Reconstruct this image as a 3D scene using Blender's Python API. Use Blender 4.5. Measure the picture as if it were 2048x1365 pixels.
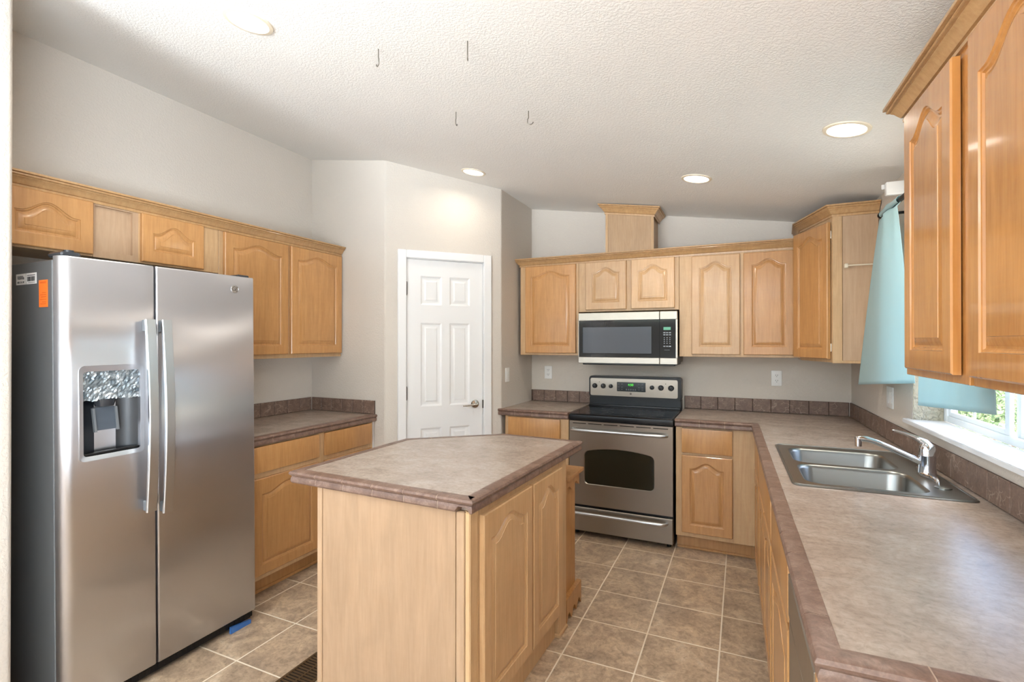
import bpy, bmesh, math, random
from mathutils import Vector, Matrix
R = math.radians
for o in list(bpy.data.objects): bpy.data.objects.remove(o, do_unlink=True)
SC = bpy.context.scene
COL = SC.collection

# ------------------------------------------------------------------ camera
cd = bpy.data.cameras.new('camera')
cd.sensor_width = 36.0
cd.lens = 1001.74 / 2048 * 36.0
cd.clip_start = 0.02
CAM = bpy.data.objects.new('camera', cd)
CAM.location = (0, 0, 1.45)
CAM.rotation_euler = (R(90.18), 0, R(24.683))
COL.objects.link(CAM)
SC.camera = CAM

# ------------------------------------------------------------------ world, sun, fill lamps, exposure
W = bpy.data.worlds.new('sky'); SC.world = W
W.use_nodes = True
wn = W.node_tree.nodes; wl = W.node_tree.links
bg = wn['Background']
sky = wn.new('ShaderNodeTexSky')
try:
    sky.sky_type = 'NISHITA'; sky.sun_disc = False
    sky.sun_elevation = R(52); sky.sun_rotation = R(90)
except Exception:
    pass
wl.new(sky.outputs[0], bg.inputs[0])
bg.inputs[1].default_value = .7

sun = bpy.data.lights.new('sun', 'SUN')
sun.energy = 11.0; sun.angle = R(1.0); sun.color = (1, .95, .86)
so = bpy.data.objects.new('sun', sun); COL.objects.link(so)
so.location = (6, 3, 6)
so.rotation_euler = Vector((-.22, .14, -1)).to_track_quat('-Z', 'Y').to_euler()

def area(name, loc, rot, sx, sy, power, color, spread=180):
    l = bpy.data.lights.new(name, 'AREA'); l.shape = 'RECTANGLE'
    l.size = sx; l.size_y = sy; l.energy = power; l.color = color; l.spread = R(spread)
    o = bpy.data.objects.new(name, l); COL.objects.link(o)
    o.location = loc; o.rotation_euler = rot
    return o
# added fill lamps behind the viewer, tilted up to brighten ceiling and walls
FILL_TINT = (.80, .905, 1)
area('fill_rear', (-.9, -4.42, 1.25), (R(128), 0, 0), 3.4, 1.9, 200, FILL_TINT, 74)
area('fill_left', (-3.02, -1.9, 1.40), (R(125), 0, R(-90)), 2.6, 1.8, 8, FILL_TINT, 105)
area('fill_right', (.78, -1.5, 1.45), (R(112), 0, R(90)), 2.5, 1.8, 200, FILL_TINT, 120)  # added lamp with no window behind it, brightens the left wall

vs = SC.view_settings
SC.display_settings.display_device = 'sRGB'
vs.view_transform = 'Standard'; vs.look = 'None'
vs.exposure = 0.62; vs.gamma = 1.0; vs.use_curve_mapping = False

# ------------------------------------------------------------------ materials
def srgb(r, g, b):
    f = lambda c: (c / 255 / 12.92) if c / 255 <= .04045 else ((c / 255 + .055) / 1.055) ** 2.4
    return (f(r), f(g), f(b), 1)

def mat(name, col, rough=.5, metal=0.0, spec=.5, coat=0.0, emit=None, es=0.0):
    m = bpy.data.materials.new(name); m.use_nodes = True
    b = m.node_tree.nodes['Principled BSDF']
    b.inputs['Base Color'].default_value = col
    b.inputs['Roughness'].default_value = rough
    b.inputs['Metallic'].default_value = metal
    b.inputs['Specular IOR Level'].default_value = spec
    if coat:
        b.inputs['Coat Weight'].default_value = coat
        b.inputs['Coat Roughness'].default_value = .08
    if emit:
        b.inputs['Emission Color'].default_value = emit
        b.inputs['Emission Strength'].default_value = es
    return m

class NT:
    """tiny node-graph helper"""
    def __init__(s, m):
        s.m = m; s.t = m.node_tree; s.b = s.t.nodes['Principled BSDF']
    def n(s, typ, **kw):
        x = s.t.nodes.new(typ)
        for k, v in kw.items():
            if k.startswith('i_'):
                key = k[2:]
                x.inputs[int(key) if key.isdigit() else key.replace('_', ' ')].default_value = v
            else: setattr(x, k, v)
        return x
    def l(s, a, b): s.t.links.new(a, b)
    def coord(s, scale=(1, 1, 1), rnd=True, kind='Object'):
        tc = s.n('ShaderNodeTexCoord')
        mp = s.n('ShaderNodeMapping')
        mp.inputs['Scale'].default_value = scale
        s.l(tc.outputs[kind], mp.inputs[0])
        if rnd:
            oi = s.n('ShaderNodeObjectInfo')
            ml = s.n('ShaderNodeMath', operation='MULTIPLY'); ml.inputs[1].default_value = 37.0
            s.l(oi.outputs['Random'], ml.inputs[0])
            cb = s.n('ShaderNodeCombineXYZ')
            for k in range(3): s.l(ml.outputs[0], cb.inputs[k])
            s.l(cb.outputs[0], mp.inputs['Location'])
        return mp.outputs[0]
    def noise(s, vec, scale, detail=4, rough=.6, dist=0.0):
        x = s.n('ShaderNodeTexNoise'); x.inputs['Scale'].default_value = scale
        x.inputs['Detail'].default_value = detail; x.inputs['Roughness'].default_value = rough
        x.inputs['Distortion'].default_value = dist
        s.l(vec, x.inputs['Vector']); return x.outputs[0]
    def ramp(s, fac, stops):
        x = s.n('ShaderNodeValToRGB'); e = x.color_ramp.elements
        while len(e) < len(stops): e.new(.5)
        for k, (p, c) in enumerate(stops): e[k].position = p; e[k].color = c
        s.l(fac, x.inputs[0]); return x.outputs[0]
    def mix(s, fac, a, b, blend='MIX'):
        x = s.n('ShaderNodeMix', data_type='RGBA', blend_type=blend)
        if isinstance(fac, (int, float)): x.inputs[0].default_value = fac
        else: s.l(fac, x.inputs[0])
        for k, v in ((6, a), (7, b)):
            if isinstance(v, tuple): x.inputs[k].default_value = v
            else: s.l(v, x.inputs[k])
        return x.outputs[2]
    def bump(s, h, strength=.2, dist=.002):
        x = s.n('ShaderNodeBump'); x.inputs['Strength'].default_value = strength
        x.inputs['Distance'].default_value = dist
        s.l(h, x.inputs['Height']); s.l(x.outputs[0], s.b.inputs['Normal'])

def grey(v): return (v, v, v, 1)

def wood(name, light, dark, rough=.32, coat=.25, fine=1.0, figure=.25, knots=False):
    m = mat(name, light, rough, coat=coat); g = NT(m)
    v = g.coord((1, 1, .07))
    f1 = g.noise(v, 70, 5, .65, .6)
    v2 = g.coord((1, 1, .22))
    f2 = g.noise(v2, 9, 3, .6, 1.2)
    c = g.ramp(f1, [(.22, dark), (.66, light)])
    dk = tuple(x * .80 for x in dark[:3]) + (1,)
    c2 = g.ramp(f2, [(.34, grey(.90)), (.64, grey(1.03))])
    c = g.mix(.85, c, c2, 'MULTIPLY')
    # fine ray-fleck figure running across the grain
    v3 = g.coord((.25, .25, 1))
    f3 = g.noise(v3, 55, 2, .5, .4)
    c3 = g.ramp(f3, [(.36, grey(.93)), (.66, grey(1.04))])
    c = g.mix(figure, c, c3, 'MULTIPLY')
    oi = g.n('ShaderNodeObjectInfo')
    c4 = g.ramp(oi.outputs['Random'], [(0, (.90, .885, .87, 1)), (1, (1.06, 1.06, 1.06, 1))])
    c = g.mix(1.0, c, c4, 'MULTIPLY')
    if knots:
        vo = g.n('ShaderNodeTexVoronoi'); vo.inputs['Scale'].default_value = 6.5
        g.l(g.coord((1, 1, .75)), vo.inputs['Vector'])
        k = g.ramp(vo.outputs['Distance'], [(.035, (.14, .07, .03, 1)), (.075, (.72, .6, .46, 1)), (.13, (1, 1, 1, 1))])
        c = g.mix(1.0, c, k, 'MULTIPLY')
    g.l(c, g.b.inputs['Base Color'])
    g.bump(f1, .04, .001)
    return m

M = {}
M['wood_door'] = wood('honey_maple', srgb(202, 152, 98), srgb(182, 130, 78))
M['wood_door_pale'] = wood('pale_maple', srgb(208, 170, 126), srgb(194, 152, 106))
M['wood_frame'] = wood('maple_frame', srgb(206, 172, 130), srgb(190, 152, 110), .4, .1)
M['wood_crown'] = wood('maple_crown', srgb(200, 162, 116), srgb(180, 138, 92), .35, .2)
M['wood_panel'] = wood('maple_laminate', srgb(198, 168, 138), srgb(186, 155, 124), .45, .05, figure=.12)
M['wood_base'] = wood('honey_maple_base', srgb(194, 146, 94), srgb(174, 124, 74))
M['wood_gloss'] = wood('glossy_maple', srgb(206, 146, 82), srgb(188, 126, 66), .22, .6)
M['wood_knotty'] = wood('knotty_laminate', srgb(198, 166, 130), srgb(180, 146, 108), .45, .05, figure=.12, knots=True)
M['island_panel_dimmed'] = wood('island_laminate_dimmed', srgb(189, 158, 127), srgb(177, 145, 113), .45, .05, figure=.12)  # pale laminate, colour darkened to offset strong light on the island front
M['pine'] = wood('knotty_pine', srgb(190, 142, 84), srgb(162, 110, 58), .4, .2, knots=True)
M['pine_raw'] = wood('worn_pine', srgb(184, 138, 88), srgb(146, 100, 58), .6, 0)

def plaster(name, col, scale, strength, dist):
    m = mat(name, col, .85, spec=.25); g = NT(m)
    v = g.coord((1, 1, 1), False)
    n1 = g.noise(v, scale, 3, .55, .3)
    h = g.ramp(n1, [(.42, grey(0)), (.58, grey(1))])
    g.bump(h, strength, dist)
    n2 = g.noise(v, 1.3, 2)
    c = g.ramp(n2, [(.35, tuple(x * .97 for x in col[:3]) + (1,)), (.65, col)])
    g.l(c, g.b.inputs['Base Color'])
    return m
M['wall'] = plaster('wall_paint', srgb(214, 206, 196), 95, .38, .0018)
M['ceiling'] = plaster('ceiling_texture', srgb(238, 236, 232), 110, .38, .002)
M['stucco'] = plaster('reveal_texture', srgb(190, 180, 158), 60, .9, .006)
M['white'] = mat('white_paint', srgb(236, 236, 236), .35)
M['plastic_white'] = mat('white_plastic', srgb(240, 240, 238), .3)
M['vinyl'] = mat('white_vinyl', srgb(240, 242, 244), .35)

# floor: square stone-look tiles with pale joints
TS, TX, TY = .33263, -.76405, 3.54825
m = mat('floor_tile', srgb(160, 138, 116), .42); g = NT(m)
tc = g.n('ShaderNodeTexCoord')
sep = g.n('ShaderNodeSeparateXYZ'); g.l(tc.outputs['Object'], sep.inputs[0])
def cell(out, off):
    a = g.n('ShaderNodeMath', operation='SUBTRACT'); a.inputs[1].default_value = off; g.l(out, a.inputs[0])
    d = g.n('ShaderNodeMath', operation='DIVIDE'); d.inputs[1].default_value = TS; g.l(a.outputs[0], d.inputs[0])
    fr = g.n('ShaderNodeMath', operation='FRACT'); g.l(d.outputs[0], fr.inputs[0])
    fl = g.n('ShaderNodeMath', operation='FLOOR'); g.l(d.outputs[0], fl.inputs[0])
    pp = g.n('ShaderNodeMath', operation='PINGPONG'); pp.inputs[1].default_value = .5; g.l(d.outputs[0], pp.inputs[0])
    return pp.outputs[0], fl.outputs[0]
px, fx = cell(sep.outputs[0], TX); py, fy = cell(sep.outputs[1], TY)
mn = g.n('ShaderNodeMath', operation='MINIMUM'); g.l(px, mn.inputs[0]); g.l(py, mn.inputs[1])
joint = g.ramp(mn.outputs[0], [(.0088, grey(1)), (.0125, grey(0))])
cb = g.n('ShaderNodeCombineXYZ'); g.l(fx, cb.inputs[0]); g.l(fy, cb.inputs[1])
wnz = g.n('ShaderNodeTexWhiteNoise', noise_dimensions='2D'); g.l(cb.outputs[0], wnz.inputs['Vector'])
va = g.n('ShaderNodeVectorMath', operation='SCALE'); va.inputs['Scale'].default_value = 9.0
g.l(wnz.outputs['Color'], va.inputs[0])
vb = g.n('ShaderNodeVectorMath', operation='ADD'); g.l(tc.outputs['Object'], vb.inputs[0]); g.l(va.outputs[0], vb.inputs[1])
n1 = g.noise(vb.outputs[0], 7, 6, .68, .8)
n2 = g.noise(vb.outputs[0], 42, 6, .78, .6)
c1 = g.ramp(n1, [(.30, srgb(148, 128, 109)), (.46, srgb(170, 147, 123)), (.58, srgb(190, 166, 139)), (.72, srgb(208, 189, 166))])
c2 = g.ramp(n2, [(.36, grey(.62)), (.50, grey(.96)), (.66, grey(1.18))])
c = g.mix(.9, c1, c2, 'MULTIPLY')
tone = g.ramp(wnz.outputs['Value'], [(0, grey(.93)), (1, grey(1.05))])
c = g.mix(1.0, c, tone, 'MULTIPLY')
c = g.mix(joint, c, srgb(226, 212, 190))
g.l(c, g.b.inputs['Base Color'])
rr = g.ramp(joint, [(0, grey(.40)), (1, grey(.8))]); g.l(rr, g.b.inputs['Roughness'])
inv = g.n('ShaderNodeMath', operation='SUBTRACT'); inv.inputs[0].default_value = 1.0; g.l(joint, inv.inputs[1])
g.bump(inv.outputs[0], .5, .002)
M['floor'] = m

# laminate worktop
m = mat('stone_laminate', srgb(176, 160, 146), .27); g = NT(m)
v = g.coord((1, 1.0, 1), False)
n1 = g.noise(v, 9, 5, .65, .5); n2 = g.noise(v, 60, 5, .7, .6)
v2 = g.coord((.35, 1.6, 1), False); n3 = g.noise(v2, 45, 4, .7, .3)
c1 = g.ramp(n1, [(.32, srgb(160, 143, 130)), (.5, srgb(173, 156, 143)), (.68, srgb(183, 168, 155))])
c2 = g.ramp(n2, [(.36, grey(.80)), (.52, grey(1.0)), (.66, grey(1.08))])
c3 = g.ramp(n3, [(.36, grey(.88)), (.6, grey(1.03))])
c = g.mix(.85, c1, c2, 'MULTIPLY'); c = g.mix(.75, c, c3, 'MULTIPLY')
g.l(c, g.b.inputs['Base Color'])
g.bump(n2, .06, .001)
M['laminate'] = m

def stone_tile(name, a, b, cc, rough, vein):
    m = mat(name, a, rough); g = NT(m)
    v = g.coord((1, 1, 1), False)
    n1 = g.noise(v, 22, 6, .7, .6); n2 = g.noise(v, 120, 4, .7, .3)
    c1 = g.ramp(n1, [(.32, a), (.52, b), (.72, cc)])
    c2 = g.ramp(n2, [(.32, grey(.78)), (.55, grey(1)), (.75, grey(1.18))])
    c = g.mix(.8, c1, c2, 'MULTIPLY')
    h = n1
    if vein:
        # shallow embossed leaf-like strokes, paler where the glaze is rubbed off
        vo = g.n('ShaderNodeTexVoronoi', feature='DISTANCE_TO_EDGE'); vo.inputs['Scale'].default_value = 26
        dv = g.n('ShaderNodeVectorMath', operation='ADD'); g.l(v, dv.inputs[0])
        nz = g.n('ShaderNodeTexNoise'); nz.inputs['Scale'].default_value = 14; g.l(v, nz.inputs['Vector'])
        sc = g.n('ShaderNodeVectorMath', operation='SCALE'); sc.inputs['Scale'].default_value = .06
        g.l(nz.outputs['Color'], sc.inputs[0]); g.l(sc.outputs[0], dv.inputs[1])
        g.l(dv.outputs[0], vo.inputs['Vector'])
        e = g.ramp(vo.outputs['Distance'], [(.015, grey(.7)), (.05, grey(0))])
        msk = g.ramp(g.noise(v, 16, 2), [(.48, grey(0)), (.56, grey(1))])
        e2 = g.mix(1.0, e, msk, 'MULTIPLY')
        c = g.mix(e2, c, srgb(170, 150, 135)); h = e2
    g.l(c, g.b.inputs['Base Color'])
    g.bump(h, .3, .002)
    return m
M['nosing'] = stone_tile('edge_tile', srgb(104, 80, 68), srgb(126, 100, 87), srgb(152, 128, 114), .38, False)
M['splash'] = stone_tile('embossed_tile', srgb(112, 90, 78), srgb(126, 103, 90), srgb(142, 118, 104), .5, True)
M['grout'] = mat('grout', srgb(176, 154, 136), .85)
M['grout_dark'] = mat('splash_grout', srgb(84, 68, 60), .85)

def steel(name, col, rough, aniso=0.0, rot=0.0, wav=0.0):
    m = mat(name, col, rough, 1.0); g = NT(m)
    if aniso:
        g.b.inputs['Anisotropic'].default_value = aniso
        g.b.inputs['Anisotropic Rotation'].default_value = rot
        t = g.n('ShaderNodeTangent', direction_type='RADIAL', axis='Z')
        g.l(t.outputs[0], g.b.inputs['Tangent'])
    v = g.coord((1, 1, 1), False)
    v2 = g.coord((60, 60, 1), False)
    n2 = g.noise(v2, 3, 3, .6)
    r2 = g.ramp(n2, [(.3, grey(max(rough - .015, .03))), (.7, grey(rough + .015))])
    g.l(r2, g.b.inputs['Roughness'])
    if wav:
        n1 = g.noise(g.coord((.6, .6, 2.2), False), 2.2, 1, .3)
        g.bump(n1, wav, .03)
    return m
M['steel'] = steel('brushed_steel', srgb(196, 196, 200), .30, .85, 0.0, .06)
M['steel_range'] = steel('range_steel', srgb(162, 156, 147), .34, .7, 0.0)
M['steel_sink'] = mat('sink_steel', srgb(146, 148, 146), .32, 1.0)
M['chrome'] = mat('chrome', srgb(215, 217, 222), .07, 1.0)
M['nickel'] = mat('satin_nickel', srgb(190, 186, 178), .2, 1.0)
M['handle_metal'] = mat('handle_metal', srgb(200, 203, 207), .33, 1.0)
M['hinge'] = mat('dark_hinge', srgb(96, 92, 88), .35, 1.0)
M['fridge_side'] = mat('charcoal_enamel', srgb(92, 93, 94), .38, spec=.5)
M['black'] = mat('black_plastic', srgb(15, 15, 17), .3, spec=.35)
M['black_gloss'] = mat('black_glass', srgb(10, 10, 12), .06, spec=.6)
M['black_matte'] = mat('black_shade', srgb(12, 11, 10), .9)  # flat black for the shade inside openings and slots
M['oven_glass'] = mat('oven_glass', srgb(34, 34, 26), .06, spec=.5)
M['micro_glass'] = mat('microwave_glass', srgb(12, 14, 22), .06, spec=.35)
M['micro_mesh'] = mat('microwave_screen', srgb(80, 86, 96), .10, spec=.35)
M['grey_plastic'] = mat('grey_plastic', srgb(100, 104, 108), .4)
M['dark_grey'] = mat('dark_grey_plastic', srgb(48, 51, 56), .2)
M['cavity'] = mat('cavity_plastic', srgb(24, 27, 32), .38)
M['paddle'] = mat('paddle_plastic', srgb(70, 78, 88), .3)
M['key'] = mat('key_print', srgb(150, 156, 162), .5)
M['green'] = mat('green_display', srgb(30, 120, 20), .4, emit=(.08, .9, .05, 1), es=.9)
M['green_dim'] = mat('green_screen', srgb(80, 140, 115), .4, emit=(.12, .5, .3, 1), es=.25)
M['screen_dark'] = mat('screen_dark', srgb(32, 42, 44), .15)
M['paper'] = mat('label_paper', srgb(232, 230, 226), .5)
M['ink'] = mat('label_ink', srgb(50, 48, 48), .6)
M['orange'] = mat('orange_tag', srgb(255, 120, 40), .5)
M['orange_ink'] = mat('orange_ink', srgb(205, 82, 20), .6)
M['blue'] = mat('blue_plastic', srgb(58, 106, 170), .5)
M['burner'] = mat('burner_ring', srgb(70, 70, 74), .3)
M['grille'] = mat('floor_register', srgb(96, 76, 54), .4, .6)
M['lamp_glow'] = mat('lamp_lens', srgb(255, 250, 240), .5, emit=(1, .95, .86, 1), es=4.0)
M['lamp_trim'] = mat('lamp_trim', srgb(238, 226, 204), .4)
M['marble'] = mat('sill_stone', srgb(238, 238, 240), .22)
M['hook'] = mat('hook_wire', srgb(150, 146, 138), .3, 1.0)
M['rod'] = mat('curtain_rod', srgb(34, 36, 38), .35, .8)
M['wire'] = mat('cream_bar', srgb(226, 216, 196), .4)
# film on the dispenser panel
m = mat('crinkled_film', srgb(150, 160, 165), .12, .55); g = NT(m)
v = g.coord((1, 1, 1), False); n1 = g.noise(v, 13, 4, .6, 2.2)
g.l(g.ramp(n1, [(.3, srgb(78, 92, 102)), (.55, srgb(150, 160, 166)), (.72, srgb(215, 220, 222))]), g.b.inputs['Base Color'])
g.bump(n1, .9, .01); M['film'] = m
# oven interior reflections aside, curtain cloth
m = mat('teal_cloth', srgb(194, 220, 224), .8, spec=.2); g = NT(m)
g.b.inputs['Sheen Weight'].default_value = .15
tr = g.n('ShaderNodeBsdfTranslucent'); tr.inputs[0].default_value = srgb(185, 220, 226)
mx = g.n('ShaderNodeMixShader'); mx.inputs[0].default_value = .4
g.l(g.b.outputs[0], mx.inputs[1]); g.l(tr.outputs[0], mx.inputs[2])
g.l(mx.outputs[0], g.t.nodes['Material Output'].inputs[0])
M['cloth'] = m
# window pane
m = bpy.data.materials.new('window_pane'); m.use_nodes = True
t = m.node_tree; t.nodes.remove(t.nodes['Principled BSDF'])
a = t.nodes.new('ShaderNodeBsdfTransparent'); b = t.nodes.new('ShaderNodeBsdfGlossy'); b.inputs['Roughness'].default_value = .02
mx = t.nodes.new('ShaderNodeMixShader'); mx.inputs[0].default_value = .07
t.links.new(a.outputs[0], mx.inputs[1]); t.links.new(b.outputs[0], mx.inputs[2])
t.links.new(mx.outputs[0], t.nodes['Material Output'].inputs[0])
M['pane'] = m
m = mat('foliage', srgb(104, 128, 76), .7); g = NT(m)
n1 = g.noise(g.coord((1, 1, 1), False), 24, 5, .7)
g.l(g.ramp(n1, [(.3, srgb(62, 84, 46)), (.55, srgb(120, 142, 92)), (.72, srgb(190, 200, 160))]), g.b.inputs['Base Color'])
M['leaf'] = m
M['gravel'] = plaster('gravel_ground', srgb(214, 204, 188), 40, .5, .01)

# ------------------------------------------------------------------ mesh helpers
def nb(): return bmesh.new()
def quad(bm, vs, mi=0):
    try:
        f = bm.faces.new(vs); f.material_index = mi; return f
    except ValueError: return None
def box(bm, x0, x1, y0, y1, z0, z1, bev=0.0, mi=0, seg=1):
    t = bmesh.new()
    v = [t.verts.new((x, y, z)) for x in (x0, x1) for y in (y0, y1) for z in (z0, z1)]
    for q in ((0, 1, 3, 2), (4, 6, 7, 5), (0, 4, 5, 1), (2, 3, 7, 6), (0, 2, 6, 4), (1, 5, 7, 3)): t.faces.new([v[i] for i in q])
    if bev: bmesh.ops.bevel(t, geom=list(t.edges), offset=bev, segments=seg, profile=.6, affect='EDGES')
    merge(bm, t, mi)
def merge(bm, t, mi=None, mtx=None):
    mp = {}
    for v in t.verts: mp[v] = bm.verts.new(mtx @ v.co if mtx else v.co)
    for f in t.faces:
        try:
            n = bm.faces.new([mp[v] for v in f.verts]); n.material_index = f.material_index if mi is None else mi; n.smooth = f.smooth
        except ValueError: pass
    t.free()
def frame_of(d):
    d = d.normalized(); a = Vector((0, 0, 1)) if abs(d.z) < .9 else Vector((1, 0, 0))
    u = d.cross(a).normalized(); return u, d.cross(u).normalized()
def cyl(bm, p0, p1, r0, r1=None, n=24, mi=0, cap=True):
    p0 = Vector(p0); p1 = Vector(p1); r1 = r0 if r1 is None else r1
    u, w = frame_of(p1 - p0)
    ra = []
    for p, r in ((p0, r0), (p1, r1)):
        ra.append([bm.verts.new(p + (u * math.cos(2 * math.pi * k / n) + w * math.sin(2 * math.pi * k / n)) * r) for k in range(n)])
    for k in range(n): quad(bm, [ra[0][k], ra[0][(k + 1) % n], ra[1][(k + 1) % n], ra[1][k]], mi)
    if cap: quad(bm, ra[0][::-1], mi); quad(bm, ra[1], mi)
def tube(bm, pts, r, n=10, mi=0, radii=None, flat=1.0):
    pts = [Vector(p) for p in pts]; rings = []; u = None
    for i, p in enumerate(pts):
        d = (pts[min(i + 1, len(pts) - 1)] - pts[max(i - 1, 0)]).normalized()
        if u is None: u, w = frame_of(d)
        else:
            u = (u - d * u.dot(d)).normalized(); w = d.cross(u)
        rr = radii[i] if radii else r
        rings.append([bm.verts.new(p + (u * math.cos(2 * math.pi * k / n) + w * math.sin(2 * math.pi * k / n) * flat) * rr) for k in range(n)])
    for a, b in zip(rings, rings[1:]):
        for k in range(n): quad(bm, [a[k], a[(k + 1) % n], b[(k + 1) % n], b[k]], mi)
    quad(bm, rings[0][::-1], mi); quad(bm, rings[-1], mi)
def lathe(bm, prof, c=(0, 0, 0), axis=(0, 0, 1), n=32, mi=0, cap=True):
    c = Vector(c); ax = Vector(axis).normalized(); u, w = frame_of(ax); rings = []
    for r, z in prof:
        rings.append([bm.verts.new(c + ax * z + (u * math.cos(2 * math.pi * k / n) + w * math.sin(2 * math.pi * k / n)) * max(r, 1e-5)) for k in range(n)])
    for a, b in zip(rings, rings[1:]):
        for k in range(n): quad(bm, [a[k], a[(k + 1) % n], b[(k + 1) % n], b[k]], mi)
    if cap: quad(bm, rings[0][::-1], mi); quad(bm, rings[-1], mi)
def prism(bm, poly, z0, z1, mi=0, plane='xy', bev=0.0):
    """polygon extruded; plane xy -> along z, xz -> along y"""
    t = bmesh.new()
    mk = (lambda p, h: (p[0], p[1], h)) if plane == 'xy' else ((lambda p, h: (p[0], h, p[1])) if plane == 'xz' else (lambda p, h: (h, p[0], p[1])))
    a = [t.verts.new(mk(p, z0)) for p in poly]; b = [t.verts.new(mk(p, z1)) for p in poly]
    n = len(poly)
    t.faces.new(a[::-1]); t.faces.new(b)
    for k in range(n): t.faces.new([a[k], a[(k + 1) % n], b[(k + 1) % n], b[k]])
    if bev: bmesh.ops.bevel(t, geom=[e for e in t.edges if len({v in a for v in e.verts}) == 1], offset=bev, segments=2, affect='EDGES')
    merge(bm, t, mi)
def rrect(x0, x1, y0, y1, r, n=5):
    p = []
    for cx, cy, a0 in ((x1 - r, y0 + r, -90), (x1 - r, y1 - r, 0), (x0 + r, y1 - r, 90), (x0 + r, y0 + r, 180)):
        for k in range(n + 1):
            a = R(a0 + 90 * k / n); p.append((cx + r * math.cos(a), cy + r * math.sin(a)))
    return p
def fill_holes(bm, outer, holes, z, mi=0):
    """flat polygon with holes"""
    t = bmesh.new(); es = []
    for lp in [outer] + holes:
        v = [t.verts.new((p[0], p[1], z)) for p in lp]
        es += [t.edges.new((v[k], v[(k + 1) % len(v)])) for k in range(len(v))]
    bmesh.ops.triangle_fill(t, use_beauty=True, use_dissolve=False, edges=es, normal=(0, 0, 1))
    merge(bm, t, mi)
def sweep(bm, prof, path, mi=0, tile=None, gap=.003, gmi=1, ends=True):
    """profile (out, z) along a 2-D path, mitred; 'out' is to the right of the path.
    With tile=length the run is cut into tiles with recessed joints."""
    path = [Vector((p[0], p[1])) for p in path]
    st = []          # (point, miter normal vector, joint flag)
    nrm = []
    for a, b in zip(path, path[1:]):
        d = (b - a).normalized(); nrm.append(Vector((d.y, -d.x)))
    for i in range(len(path) - 1):
        a, b = path[i], path[i + 1]; L = (b - a).length; d = (b - a) / L
        if i == 0: m0 = nrm[0]
        else:
            s = nrm[i - 1] + nrm[i]; m0 = s / (s.dot(nrm[i]))
        st.append((a, m0, 0))
        if tile:
            k = max(1, round(L / tile)); 
            for j in range(1, k):
                q = a + d * (L * j / k)
                st.append((q - d * gap / 2, nrm[i], 0)); st.append((q - d * gap / 2, nrm[i], 1))
                st.append((q + d * gap / 2, nrm[i], 1)); st.append((q + d * gap / 2, nrm[i], 0))
    st.append((path[-1], nrm[-1], 0))
    rows = []
    for p, nv, j in st:
        row = []
        for k, (o, z) in enumerate(prof):
            oo, zz = o, z
            if j:
                oo = o - .0012; zz = z - .0008 if k < len(prof) // 2 else z
            row.append(bm.verts.new((p.x + nv.x * oo, p.y + nv.y * oo, zz)))
        rows.append(row)
    for i, (a, b) in enumerate(zip(rows, rows[1:])):
        g_ = gmi if (st[i][2] and st[i + 1][2]) else mi
        for k in range(len(prof) - 1): quad(bm, [a[k], b[k], b[k + 1], a[k + 1]], g_)
        quad(bm, [a[-1], b[-1], b[0], a[0]], g_)
    if ends: quad(bm, rows[0], mi); quad(bm, rows[-1][::-1], mi)
def build(name, bm, mats, parent=None, smooth=35, loc=None, rot=None, kind=None):
    bmesh.ops.recalc_face_normals(bm, faces=list(bm.faces))
    me = bpy.data.meshes.new(name); bm.to_mesh(me); bm.free()
    for mm in (mats if isinstance(mats, (list, tuple)) else [mats]): me.materials.append(M[mm] if isinstance(mm, str) else mm)
    if smooth:
        for p in me.polygons: p.use_smooth = True
        me.set_sharp_from_angle(angle=R(smooth))
    o = bpy.data.objects.new(name, me); COL.objects.link(o)
    if parent: o.parent = parent
    if loc: o.location = loc
    if rot: o.rotation_euler = rot
    if kind: o['kind'] = kind
    return o
def thing(name, label, cat, loc=(0, 0, 0), rz=0.0, group=None, rot=None):
    o = bpy.data.objects.new(name, None); COL.objects.link(o)
    o.empty_display_size = .1
    o.location = loc; o.rotation_euler = rot or (0, 0, rz)
    return tag(o, label, cat, group)
def tag(o, label, cat, group=None):
    o['label'] = label; o['category'] = cat
    if group: o['group'] = group
    return o
def text_mesh(name, body, size, mtl, parent, loc, rot, extrude=.0004, align='CENTER'):
    c = bpy.data.curves.new(name, 'FONT'); c.body = body; c.size = size; c.extrude = extrude
    c.align_x = align; c.align_y = 'CENTER'
    t = bpy.data.objects.new(name, c); COL.objects.link(t)
    dg = bpy.context.evaluated_depsgraph_get()
    me = bpy.data.meshes.new_from_object(t.evaluated_get(dg)); me.name = name
    bpy.data.objects.remove(t, do_unlink=True)
    me.materials.clear(); me.materials.append(M[mtl])
    o = bpy.data.objects.new(name, me); COL.objects.link(o)
    o.parent = parent; o.location = loc; o.rotation_euler = rot
    return o

# ------------------------------------------------------------------ room geometry constants
def ceil(x, y): return 2.441 - .156 * x - .008 * y
XL, YB = -3.108, 4.28                    # left wall, back wall
OR = (.711, 4.28, 0); DEL = .0215        # back right corner and the slight skew of the right wall
RZR = R(-90) + DEL
def rw(u, v, z=0.0):                     # right-wall frame: u toward the viewer, v outward
    return Vector((OR[0] + u * math.sin(DEL) + v * math.cos(DEL), OR[1] - u * math.cos(DEL) + v * math.sin(DEL), z))
ZC = .92                                 # worktop height
YREAR = -4.5

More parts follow.
